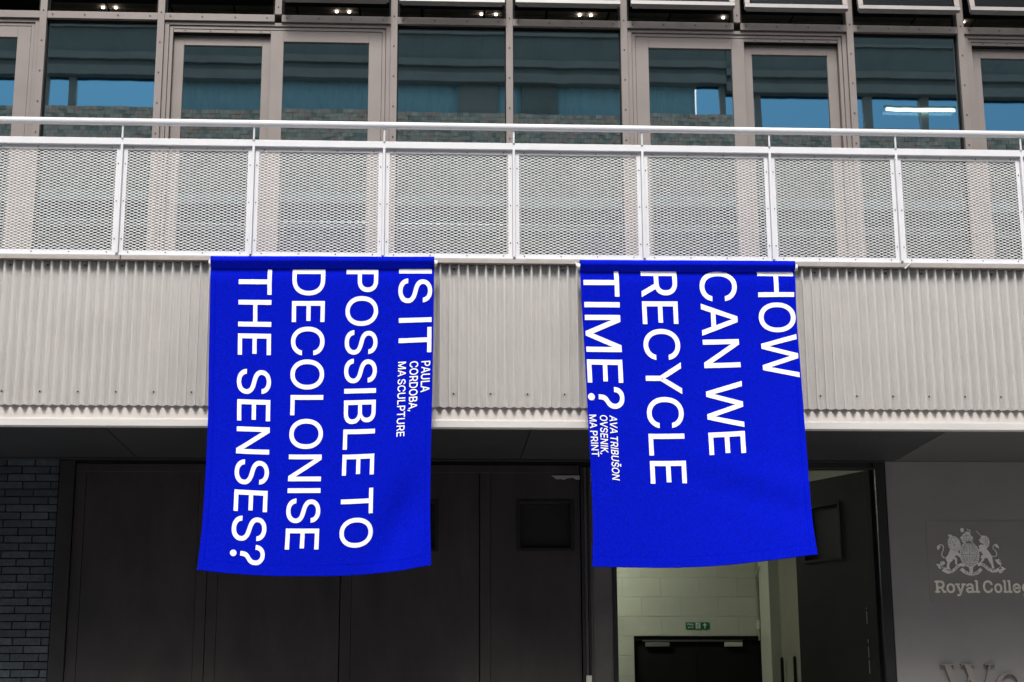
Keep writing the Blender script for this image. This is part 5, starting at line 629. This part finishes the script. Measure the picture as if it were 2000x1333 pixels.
def banner(G, TXT, label, pole_z, x0, x1, bow):
    b = empty('hanging_banner', label, 'banner', group='blue banners hanging from the balcony')
    s = Surf(G); NU, NV = 64, 96; YP = -0.105
    # cloth (front and back sheets 3 mm apart, closed edges) ending in a sleeve round the pole
    mb = MB(); rows = []
    sl = 12
    for j in range(-sl, NV+1):
        row = []
        for i in range(NU+1):
            u = i/NU
            if j >= 0:
                p = s.at(u, j/NV)
                if j < 9:   # blend into the sleeve
                    w_ = 1-j/9.0; p = p+Vector((0, -0.012*w_*w_*0, 0))
            else:
                t = (-j)/sl   # 0 at cloth, 1 at back of pole
                a_ = -0.35+t*math.pi*1.15
                zc = pole_z+ (s.at(u, 0).z+0.0-s.at(0, 0).z)
                r_ = 0.050
                p = Vector((s.at(u, 0).x, YP-r_*math.cos(a_)+0.004*math.sin(u*23)*t*(1-t), zc+r_*math.sin(a_)))
            row.append(p)
        rows.append(row)
    nr = len(rows)
    nrm = lambda j, i: ((rows[j][min(i+1, NU)]-rows[j][max(i-1, 0)]).cross(rows[max(j-1, 0)][i]-rows[min(j+1, nr-1)][i])).normalized()
    for side in (0, 1):
        for j in range(nr):
            for i in range(NU+1):
                mb.v.append(tuple(rows[j][i] - nrm(j, i)*0.003*side))
    n1 = nr*(NU+1); W_ = NU+1
    for j in range(nr-1):
        for i in range(NU):
            a = j*W_+i
            mb.f.append((a, a+W_, a+W_+1, a+1)); mb.f.append((n1+a, n1+a+1, n1+a+W_+1, n1+a+W_))
    for j in range(nr-1):
        a = j*W_; mb.f.append((a, n1+a, n1+a+W_, a+W_)); a = j*W_+NU; mb.f.append((a, a+W_, n1+a+W_, n1+a))
    for i in range(NU):
        a = (nr-1)*W_+i; mb.f.append((a, n1+a, n1+a+1, a+1))
    mb.build('cloth', M['cloth'], b, smooth=True, recalc=True)
    # hems: raised folded strips and stitch lines along sides and bottom
    def strip(name, uv0, uv1, w, hgt, m, along='v', n=80, rnd=0):
        mb = MB()
        for k in range(n+1):
            t = k/n
            u = uv0[0]+(uv1[0]-uv0[0])*t; v = uv0[1]+(uv1[1]-uv0[1])*t
            if along == 'v': A_, C_ = s.at(u-w/2, v), s.at(u+w/2, v)
            else: A_, C_ = s.at(u, v-w/2), s.at(u, v+w/2)
            mb.v += [tuple(A_), (A_.x, A_.y-hgt, A_.z), (C_.x, C_.y-hgt, C_.z), tuple(C_)]
        for k in range(n):
            a = 4*k
            for q in range(3): mb.f.append((a+q, a+q+1, a+5+q, a+4+q))
        return mb.build(name, m, b, recalc=True)
    strip('hem', (0.0105, 0.0), (0.0105, 1), 0.021, 0.0022, M['cloth'])
    strip('hem', (0.9895, 0.0), (0.9895, 1), 0.021, 0.0022, M['cloth'])
    strip('hem', (0.022, 0.982), (0.978, 0.982), 0.034, 0.0026, M['cloth'], 'u')
    strip('stitch_line', (0.0235, 0.0), (0.0235, 0.965), 0.0022, 0.0006, M['stitch'])
    strip('stitch_line', (0.9765, 0.0), (0.9765, 0.965), 0.0022, 0.0006, M['stitch'])
    strip('stitch_line', (0.022, 0.9635), (0.978, 0.9635), 0.0016, 0.0006, M['stitch'], 'u')
    # pole with cap ends
    dz = s.at(1, 0).z-s.at(0, 0).z
    MB().cyl((x0-0.016, YP+0.012, pole_z-0.002), (x1+0.022, YP+0.012, pole_z+dz), 0.026, 16).build('pole', M['pole'], b, smooth=False)
    for (xx_, zz_) in ((x0-0.016, pole_z), (x1+0.022, pole_z+dz)):
        MB().cyl((xx_, YP+0.012, zz_+0.004), (xx_, 0.0, 5.085), 0.006, 6).build('cord', M['box'], b)
    for (txt, u0, v0, u1, v1, cap, sl_) in TXT:
        big = cap > 0.1
        T = text_tris(txt, 0.0042 if big else 0.009, -0.006 if big else 0.002, 0.145)
        bm = bmesh.new()
        for t in T:
            vs = []
            for p in t:
                q = p[0]+sl_*p[1]*0.12
                vs.append(bm.verts.new((u0+(u1-u0)*p[0]+cap*p[1], v0+(v1-v0)*q, 0)))
            bm.faces.new(vs)
        for k in range(1, 40):
            c_ = k/40
            if u0-0.01 < c_ < u0+cap+0.02:
                bmesh.ops.bisect_plane(bm, geom=bm.verts[:]+bm.edges[:]+bm.faces[:], plane_co=(c_, 0, 0), plane_no=(1, 0, 0))
        for k in range(0, 72):
            c_ = k/72
            if v0 < c_ < v1: bmesh.ops.bisect_plane(bm, geom=bm.verts[:]+bm.edges[:]+bm.faces[:], plane_co=(0, c_, 0), plane_no=(0, 1, 0))
        bmesh.ops.remove_doubles(bm, verts=bm.verts[:], dist=1e-6)
        for v in bm.verts:
            p = s.at(v.co.x, v.co.y); v.co = (p.x, p.y-0.0034, p.z)
        bmesh.ops.recalc_face_normals(bm, faces=bm.faces[:])
        me = bpy.data.meshes.new('printed_line'); bm.to_mesh(me); bm.free(); me.materials.append(M['white'])
        for p in me.polygons: p.use_smooth = False
        o = bpy.data.objects.new('printed_line', me); COL.objects.link(o); o.parent = b
        o['label'] = 'white printed words ' + txt
    return b
banner(BD['BAN1'], BD['TXT1'], 'blue banner reading IS IT POSSIBLE TO DECOLONISE THE SENSES?', 5.022, -1.995, -0.327, 0)
banner(BD['BAN2'], BD['TXT2'], 'blue banner reading HOW CAN WE RECYCLE TIME? in front of the open doorway', 5.022, 0.771, 2.418, 0)

# flat text on a wall plane (x,z) -> prism letters
def wall_text(name, txt, x0, x1, z0, capz, yf, yb, m, parent, bold=0.0, track=0.0, space=0.17, slab=None):
    T = text_tris(txt, bold, track, space)
    mb = MB()
    for t in T: mb.prism([(x0+(x1-x0)*p[0], z0+capz*p[1]) for p in t], yf, yb)
    return mb.build(name, m, parent)

# ------------------------------------------------------------------ fire exit sign, conduit, rods
fs = empty('fire_exit_sign', 'small green fire exit sign with running man and arrow above the black fire doors', 'sign', (2.678, BY-0.003, 2.743))
B('sign_plate', M['green'], fs, (-0.132, 0.132, -0.006, 0, -0.0385, 0.0385), 0.001)
yf, yb = -0.0085, -0.0062
wall_text('lettering', '?F'[1:]+'ire', -0.112, -0.046, 0.006, 0.020, yf, yb, M['signw'], fs, 0.014)
wall_text('lettering', 'exit', -0.110, -0.048, -0.027, 0.020, yf, yb, M['signw'], fs, 0.014)
B('pictogram_field', M['signw'], fs, (-0.020, 0.032, yf, yb, -0.034, 0.034))
mb = MB()
mb.prism([(0.012+0.006*math.cos(a*math.pi/5), 0.024+0.006*math.sin(a*math.pi/5)) for a in range(10)], yf-0.002, yf-0.0003)
mb.stroke([(0.008, 0.016), (0.003, -0.004), (0.014, -0.014), (0.008, -0.028)], 0.006, yf-0.002, yf-0.0003)
mb.stroke([(0.003, -0.004), (-0.006, -0.014), (-0.014, -0.014)], 0.005, yf-0.0024, yf-0.0003)
mb.stroke([(-0.012, 0.002), (-0.004, 0.014), (0.010, 0.014), (0.018, 0.004), (0.024, 0.008)], 0.004, yf-0.0028, yf-0.0003)
mb.build('running_figure', M['green'], fs)
MB().prism([(0.083, 0.030), (0.108, 0.004), (0.094, 0.004), (0.090, 0.010), (0.089, -0.030), (0.077, -0.030), (0.076, 0.010), (0.072, 0.004), (0.058, 0.004)], yf, yb).build('arrow', M['signw'], fs)
cd = empty('wall_conduit', 'thin painted conduit running down the pale block wall corner to a small ivory box', 'conduit')
MB().cyl((3.352, BY-0.02, 3.30), (3.374, BY-0.02, 2.80), 0.011, 10).cyl((3.352, BY-0.02, 3.30), (3.372, BY-0.03, 3.345), 0.012, 10).cyl((3.372, BY-0.03, 3.345), (3.40, BY-0.10, 3.385), 0.013, 10).build('pipe', M['pipe'], cd)
MB().cyl((3.398, BY-0.10, 3.38), (3.42, BY-0.13, 3.39), 0.028, 10).build('elbow', M['pipe'], cd)
B('junction_box', M['box'], cd, (3.352, 3.388, BY-0.045, BY-0.002, 2.700, 2.800), 0.004)
MB().cyl((3.376, BY-0.02, 2.70), (3.376, BY-0.02, 2.58), 0.013, 10).build('pipe', M['pipe'], cd)
r1 = MB().cyl((3.43, 5.7, 0.135), (3.46, 5.75, 2.345), 0.018, 10).cyl((3.46, 5.75, 2.345), (3.462, 5.752, 2.362), 0.018, 10, 0.008).build('leaning_rod', M['seal'])
tag(r1, 'black rod leaning on the inner wall, left of two, nearer the fire doors', 'rod', 'black rods leaning on the inner wall')
r2_ = MB().cyl((3.47, 5.2, 0.135), (3.485, 5.25, 2.335), 0.016, 10).cyl((3.485, 5.25, 2.335), (3.487, 5.252, 2.352), 0.016, 10, 0.007).build('leaning_rod', M['seal'])
tag(r2_, 'black rod leaning on the inner wall, right of two, nearer the open leaf', 'rod', 'black rods leaning on the inner wall')
# ------------------------------------------------------------------ college sign with crest
sg = empty('college_sign', 'pale royal crest over the words Royal College on the grey wall', 'sign')
B('sign_film', M['film'], sg, (3.80, 5.35, RY-0.0140, RY-0.0125, 2.62, 3.30))
SY = RY-0.0145
def E(a, b): return (3.857+((1780+a/6.664)-1826)*0.004328, 2.8628-((1000+b/6.664)-1120)*0.00428)
def el(cx, cy, rx, ry, n=28, rot=0):
    c, s = math.cos(rot), math.sin(rot)
    return [E(cx+rx*math.cos(t)*c-ry*math.sin(t)*s, cy+rx*math.cos(t)*s+ry*math.sin(t)*c) for t in [2*math.pi*k/n for k in range(n)]]
def PE(L): return [E(*p) for p in L]
y1, y2, y3 = SY-0.003, SY-0.005, SY-0.007
# shield
mb = MB().prism(el(765, 560, 128, 168, 40), y1, SY); mb.prism(PE([(745,722),(800,722),(790,790),(772,815),(755,790)]), y1-0.0003, SY); mb.build('shield', M['emb'], sg)
mb = MB()
for k in range(34):
    t = 2*math.pi*k/34
    mb.prism(el(765+108*math.cos(t), 560+146*math.sin(t), 6.5, 9, 6), y2, y1)
mb.stroke(el(765, 560, 88, 124, 36)+[el(765, 560, 88, 124, 36)[0]], 0.0030, y2, y1)
mb.stroke(PE([(765,436),(765,684)]), 0.003, y2-0.0004, y1); mb.stroke(PE([(677,560),(853,560)]), 0.003, y2-0.0006, y1)
for (cx, cy) in ((720,500),(722,615),(808,500),(812,615)):
    for k in range(4): mb.stroke(PE([(cx-26, cy-30+k*19), (cx-4, cy-34+k*19), (cx+24, cy-28+k*19)]), 0.0024, y2-0.0008, y1)
mb.build('shield_engraving', M['embd'], sg)
# crown and crest beast
mb = MB().prism(PE([(686,408),(812,408),(818,372),(828,335),(800,318),(792,298),(765,284),(742,266),(718,284),(690,300),(686,320),(656,335),(672,372)]), y1, SY)
mb.prism(PE([(715,300),(722,276),(745,262),(772,266),(790,282),(794,304),(780,300),(768,286),(742,288),(730,302)]), y2, y1-0.0002)
mb.prism(el(690, 245, 24, 30, 12), y1, SY); mb.stroke(PE([(760,228),(768,245),(790,242),(798,258),(790,275)]), 0.005, y1-0.0004, SY)
mb.build('crown', M['emb'], sg)
mb = MB()
for k in range(4): mb.prism(el(698+k*33, 384, 8, 7, 6), y3, y2)
mb.stroke(PE([(682,360),(815,360)]), 0.0025, y3, y2-0.001); mb.stroke(PE([(700,330),(745,310),(790,330)]), 0.003, y3-0.0003, y2-0.001); mb.stroke(PE([(742,345),(742,300)]), 0.0035, y3-0.0005, y2-0.001)
mb.build('crown_engraving', M['embd'], sg)
# lion
mb = MB().prism(el(574, 425, 82, 108, 26, -0.18), y1-0.0006, SY)
mb.prism(PE([(506,330),(500,300),(518,308),(524,292),(536,308),(556,306),(548,332)]), y1-0.0009, SY)
mb.prism(PE([(510,505),(545,490),(585,495),(640,560),(678,582),(672,602),(630,592),(598,566),(570,590),(596,608),(600,650),(590,676),(612,694),(588,702),(568,676),(572,640),(545,612),(538,640),(500,672),(490,710),(492,738),(508,752),(470,756),(452,744),(458,700),(470,664),(452,628),(456,598),(486,560)]), y1-0.0012, SY)
mb.stroke(PE([(460,606),(425,602),(402,575),(406,540),(428,500),(432,458),(414,436),(384,434),(362,452)]), 0.006, y1-0.0016, SY)
mb.prism(PE([(372,440),(392,458),(376,486),(350,506),(352,482),(342,466),(356,446)]), y1-0.002, SY)
mb.build('lion', M['emb'], sg)
mb = MB()
mb.prism(el(552, 400, 9, 7, 8), y3, y2); mb.prism(el(590, 392, 9, 7, 8), y3, y2); mb.prism(PE([(566,425),(588,420),(578,440)]), y3, y2); mb.stroke(PE([(556,448),(578,452),(600,440)]), 0.003, y3-0.0003, y2)
for k in range(14):
    t = 2*math.pi*k/14; mb.stroke(PE([(574+52*math.cos(t), 425+70*math.sin(t)), (574+72*math.cos(t+0.2), 425+94*math.sin(t+0.2))]), 0.0022, y3-0.0005, y2)
mb.build('lion_engraving', M['embd'], sg)
# unicorn
mb = MB().prism(PE([(900,372),(925,345),(935,318),(965,312),(1000,320),(1028,350),(1038,395),(1030,440),(1000,480),(975,480),(960,450),(955,425),(930,412),(908,400)]), y1-0.0006, SY)
mb.stroke(PE([(938,320),(906,288),(875,255)]), 0.0035, y1-0.0009, SY)
mb.prism(PE([(888,448),(930,428),(970,450),(1000,500),(1034,545),(1056,585),(1060,640),(1066,690),(1078,735),(1060,748),(1044,738),(1040,690),(1010,640),(996,605),(955,610),(946,640),(902,668),(882,664),(922,630),(908,600),(920,570),(945,566),(930,540),(905,520),(868,532),(858,520),(886,500),(898,480)]), y1-0.0012, SY)
mb.stroke(PE([(1056,582),(1100,588),(1122,560),(1112,520),(1080,490),(1078,455),(1100,432)]), 0.006, y1-0.0016, SY)
mb.prism(PE([(1098,422),(1130,424),(1148,450),(1160,485),(1132,468),(1112,460)]), y1-0.002, SY)
mb.build('unicorn', M['emb'], sg)
mb = MB(); mb.prism(el(948, 360, 6, 5, 8), y3, y2); mb.stroke(PE([(905,388),(925,392)]), 0.0025, y3, y2); mb.stroke(PE([(990,335),(975,400),(1000,460)]), 0.0025, y3, y2); mb.stroke(PE([(1012,350),(1000,400),(1018,440)]), 0.0025, y3, y2)
mb.stroke(PE([(848,440),(905,425)]), 0.003, y3, y2); mb.build('unicorn_engraving', M['embd'], sg)
# scroll
def band(pts, w, z):
    up_, dn = [], []
    for i, p in enumerate(pts):
        a = Vector(pts[max(i-1, 0)]); c = Vector(pts[min(i+1, len(pts)-1)]); d = (c-a).normalized(); n_ = Vector((-d.y, d.x))*w/2
        up_.append(tuple(Vector(p)+n_)); dn.append(tuple(Vector(p)-n_))
    return PE(up_+dn[::-1])
mb = MB().prism(band([(430,772),(470,790),(515,780),(560,748),(600,712),(640,690),(690,702)], 40, 0), y1-0.0022, SY)
mb.prism(band([(640,745),(690,788),(740,808),(790,812),(850,796),(905,748)], 42, 0), y1-0.0026, SY)
mb.prism(band([(862,690),(905,682),(950,704),(1000,748),(1050,776),(1100,770),(1135,748)], 40, 0), y1-0.0022, SY)
mb.build('scroll', M['emb'], sg)
def arc_text(txt, pts, h):
    mb = MB(); P_ = [Vector(p) for p in pts]; seg = [(P_[i+1]-P_[i]).length for i in range(len(P_)-1)]; tot = sum(seg)
    n = len(txt)
    for i, ch in enumerate(txt):
        if ch == ' ': continue
        d = tot*(i+0.5)/n; k = 0
        while k < len(seg)-1 and d > seg[k]: d -= seg[k]; k += 1
        t = (P_[k+1]-P_[k]).normalized(); c = P_[k]+t*d; nn = Vector((-t.y, t.x))
        for tr in glyph_tris(ch, 0.01):
            q = [c+t*((p[0]-0.25)*h*1.9)-nn*((0.25-p[1])*-h*1.9) for p in tr]
            q = [c+t*((p[0]-0.25)*h*1.9)+nn*((0.25-p[1])*h*1.9) for p in tr]
            mb.prism([E(v.x, v.y) for v in q], y3, y2)
    mb.build('motto', M['embd'], sg)
arc_text('DIEU', [(500,785),(560,748),(606,706)], 26); arc_text('ET MON', [(686,786),(740,806),(800,808),(868,786)], 26); arc_text('DROIT', [(915,690),(960,712),(1005,750),(1068,778)], 26)
for base in (((430,760),(400,720),(372,690),(380,650)), ((1130,740),(1160,710),(1150,670),(1160,640))):
    mb = MB(); mb.stroke(PE([(base[0][0], base[0][1]+20), *base]), 0.004, y1-0.003, SY)
    for k in range(9):
        cx = base[k % 4][0]+random.uniform(-45, 40); cy = base[k % 4][1]+random.uniform(-10, 40); a = random.uniform(0, 3.1)
        mb.prism(el(cx, cy, 28, 14, 8, a), y1-0.0032-0.0001*k, SY)
    mb.build('flower_spray', M['emb'], sg)
# slab letters: Royal Colleg...
def slab_word(word, codes, x0, x1, z0, cap):
    x = 0; items = []
    for ch, cd_ in zip(word, codes):
        if ch == ' ': x += 0.10; continue
        items.append((ch, cd_, x)); x += GL[cd_]['a']/10000+0.030
    sx = (x1-x0)/x; sz = cap/0.5087
    for ch, cd_, xo in items:
        mb = MB()
        for t in glyph_tris(cd_, 0.017): mb.prism([(x0+(p[0]+xo)*sx, z0+p[1]*sz) for p in t], SY-0.003, SY)
        S_ = 0.075
        def sl(xa, xb, za): mb.box(x0+(xa+xo)*sx, x0+(xb+xo)*sx, SY-0.0034, SY, z0+za*sz, z0+(za+S_)*sz)
        if ch == 'R': sl(-0.01, 0.21, -0.004); sl(-0.01, 0.14, 0.438); sl(0.33, 0.48, -0.004)
        if ch == 'y': sl(-0.04, 0.17, 0.318); sl(0.24, 0.43, 0.318)
        if ch == 'a': sl(0.30, 0.42, -0.004)
        if ch == 'l': sl(-0.005, 0.195, -0.004); sl(-0.005, 0.10, 0.47)
        if ch == 'C': sl(0.40, 0.475, 0.33)
        mb.build('letter', M['lett'], sg)
slab_word('Royal', '12345', 3.846, 4.225, 2.702, 0.096)
slab_word('Collee'[:5]+'e'*0, '62557', 4.245, 4.575, 2.702, 0.096)
# 'g' cut by the picture edge
mb = MB(); gx, gz, r_ = 4.618, 2.742, 0.030
mb.stroke([(gx+r_*math.cos(t*math.pi/10), gz+r_*1.05*math.sin(t*math.pi/10)) for t in range(21)], 0.018, SY-0.003, SY)
mb.stroke([(gx+0.030, 2.775), (gx+0.032, 2.70), (gx+0.024, 2.682), (gx, 2.675), (gx-0.026, 2.684)], 0.018, SY-0.0033, SY)
mb.build('letter', M['lett'], sg)
# big metal letters Wo
wl = empty('wall_lettering', 'large bronze serif letters Wo fixed low on the grey wall', 'lettering')
def serif_W(x0, x1, z0, z1):
    w = x1-x0; mb = MB(); yf, yb = RY-0.045, RY-0.0125
    X = lambda u: x0+u*w
    Z = lambda v: z0+v*(z1-z0)
    def st(a, b, wa, e):   # slanted stroke with horizontal ends
        mb.prism([(X(a[0])-wa/2, Z(a[1])), (X(a[0])+wa/2, Z(a[1])), (X(b[0])+wa/2, Z(b[1])), (X(b[0])-wa/2, Z(b[1]))], yf-e, yb)
    st((0.12, 0.985), (0.345, 0.0), 0.052, 0.0); st((0.56, 0.90), (0.345, 0.0), 0.014, 0.0006)
    st((0.49, 0.985), (0.70, 0.0), 0.052, 0.0003); st((0.895, 0.985), (0.70, 0.0), 0.014, 0.0009)
    for a, b in ((0.0, 0.25), (0.37, 0.62), (0.80, 1.0)): mb.box(X(a), X(b), yf-0.0012, yb, Z(0.975), Z(1.0))
    return mb.build('letter', M['bronze'], wl, 0.001)
serif_W(3.842, 4.300, 1.80, 2.118)
mb = MB(); n = 40; cx, cz = 4.402, 1.930
b0 = len(mb.v)
for k in range(n):
    t = 2*math.pi*k/n; c_, s_ = math.cos(t), math.sin(t)
    for (rx, rz, yy) in ((0.112, 0.118, RY-0.045), (0.070+0.010*abs(s_), 0.108, RY-0.045), (0.070+0.010*abs(s_), 0.108, RY-0.0125), (0.112, 0.118, RY-0.0125)):
        mb.v.append((cx+rx*c_+(0.008*s_ if rx < 0.1 else 0), yy, cz+rz*s_))
for k in range(n):
    a = 4*k; b = 4*((k+1) % n)
    for q in range(4): mb.f.append((a+q, a+(q+1) % 4, b+(q+1) % 4, b+q))
mb.build('letter', M['bronze'], wl, recalc=True)

# ------------------------------------------------------------------ building across the street (mirrored in the glass)
ob = empty('street_building', 'brick building across the street with projecting bricks, mirrored in the balcony glazing', 'building')
OY = -14.04
B('lower_wall', M['owall'], ob, (-22, 24, OY-0.5, OY, 0.0, 9.4))
B('window_strip', M['odark'], ob, (-22, 24, OY-0.3, OY-0.004, 9.4, 10.97))
B('stone_band', M['oband'], ob, (-22, 24, OY-0.3, OY+0.06, 10.97, 11.17), 0.01)
B('parapet_wall', M['obrick'], ob, (-22, 5.3, OY-0.3, OY-0.012, 11.17, 12.80))
B('parapet_wall', M['obrick'], ob, (5.3, 24, OY-0.3, OY-0.012, 11.17, 12.60))
bmh = bmesh.new(); colr = bmh.loops.layers.color.new('tone')
def addbrick(x0, x1, z0, z1, y, c):
    vs = [bmh.verts.new(p) for p in ((x0,y,z0),(x1,y,z0),(x1,y,z1),(x0,y,z1),(x0,OY-0.011,z0),(x1,OY-0.011,z0),(x1,OY-0.011,z1),(x0,OY-0.011,z1))]
    for q in ((0,3,2,1),(0,1,5,4),(1,2,6,5),(2,3,7,6),(3,0,4,7)):
        f_ = bmh.faces.new([vs[k] for k in q])
        for lp in f_.loops: lp[colr] = (*c, 1)
tones = [(0.74,0.74,0.69),(0.76,0.70,0.66),(0.65,0.68,0.65),(0.77,0.69,0.64),(0.58,0.61,0.59),(0.76,0.74,0.71),(0.70,0.71,0.67)]
r_ = 0; z = 11.172; dzb = 0.078
while z < 12.80:
    x = -10.5+(0.17 if r_ % 2 else 0)
    while x < 12.5:
        for wdt, hd in ((0.122, False), (0.110, True), (0.122, False)):
            zt = z+dzb-0.004
            if zt < (12.83 if x < 5.3 else 12.64):
                pr_ = random.random()
                y = OY+((0.018 if pr_ < 0.7 else 0.0) if hd else (0.0 if pr_ < 0.85 else 0.012))
                addbrick(x+0.0015, x+wdt-0.0015, z, zt, y, random.choice(tones))
            x += wdt
    z += dzb; r_ += 1
me = bpy.data.meshes.new('brickwork'); bmh.to_mesh(me); bmh.free()
mo = mat('mixed_brick', (0.3, 0.3, 0.28), 0.85, 0, 0.35, 22, bump=0.3, stretch=(2.2, 1, 0.35))
n_ = mo.node_tree.nodes; l_ = mo.node_tree.links; at_ = n_.new('ShaderNodeAttribute'); at_.attribute_name = 'tone'
for nd in n_:
    if nd.type == 'VECT_MATH': l_.new(at_.outputs['Color'], nd.inputs[0])
me.materials.append(mo)
o = bpy.data.objects.new('brickwork', me); COL.objects.link(o); o.parent = ob; o['kind'] = 'stuff'
# plant screen above the gap
zs = [(13.42, 13.60, 'omid', 0.05), (13.60, 13.72, 'odark', 0.0), (13.72, 13.86, 'omid', 0.08), (13.86, 14.36, 'odark', 0.0), (14.36, 14.42, 'omid', 0.05), (14.42, 15.6, 'odark', -0.03)]
for a, b, m_, pr_ in zs:
    B('screen_rail', M[m_], ob, (-22, 5.2, OY-0.28, OY+pr_, a, b-0.003))
    B('screen_rail', M[m_], ob, (5.21, 24, OY-0.28, OY+pr_, a-0.14, b-0.143))
for xa_, xb_ in ((-7.42,-7.06),(-6.90,-5.41),(-9.5,-7.76),(4.66,5.04),(5.20,5.74),(5.90,7.84),(8.0,8.89),(9.05,9.84),(10.0,10.99),(11.15,14)):
    B('sky_filter_pane', M['tint'], ob, (xa_, xb_, OY-0.15, OY-0.14, 12.55, 13.45))  # added panes that dim the open sky in the gap
def curt(x0, x1, z0, z1):
    mb = MB(); n = int((x1-x0)/0.035)
    for i in range(n+1):
        x = x0+(x1-x0)*i/n; y = OY-0.20+0.012*math.sin(i*0.9)+0.006*math.sin(i*2.3)
        mb.v += [(x, y, z0), (x, y, z1)]
    for i in range(n): mb.f.append((2*i, 2*i+2, 2*i+3, 2*i+1))
    mb.build('blind', M['ocurt'], ob, smooth=True)
curt(-5.25, 0.15, 12.7, 13.45); curt(0.9, 1.35, 12.7, 13.45); curt(2.0, 4.65, 12.7, 13.45)
B('screen_post', M['omid'], ob, (0.15, 0.9, OY-0.26, OY-0.1, 12.7, 13.42)); B('screen_post', M['odark'], ob, (1.35, 2.0, OY-0.26, OY-0.1, 12.7, 13.42))
for x in (-7.75, -7.05, -5.4, 5.05, 5.75, 7.85, 8.9, 9.85, 11.0):
    B('screen_post', M['omid'], ob, (x, x+(0.32 if x in (-7.75,) else 0.14), OY-0.2, OY-0.08, 12.55, 13.42))
tl = B('tube_light', M['tube'], ob, (8.236, 9.55, OY-0.05, OY-0.02, 12.97, 13.015))
mb = MB().box(8.20, 9.58, OY-0.07, OY-0.015, 13.032, 13.06); mb.build('tube_fitting', M['omid'], ob)
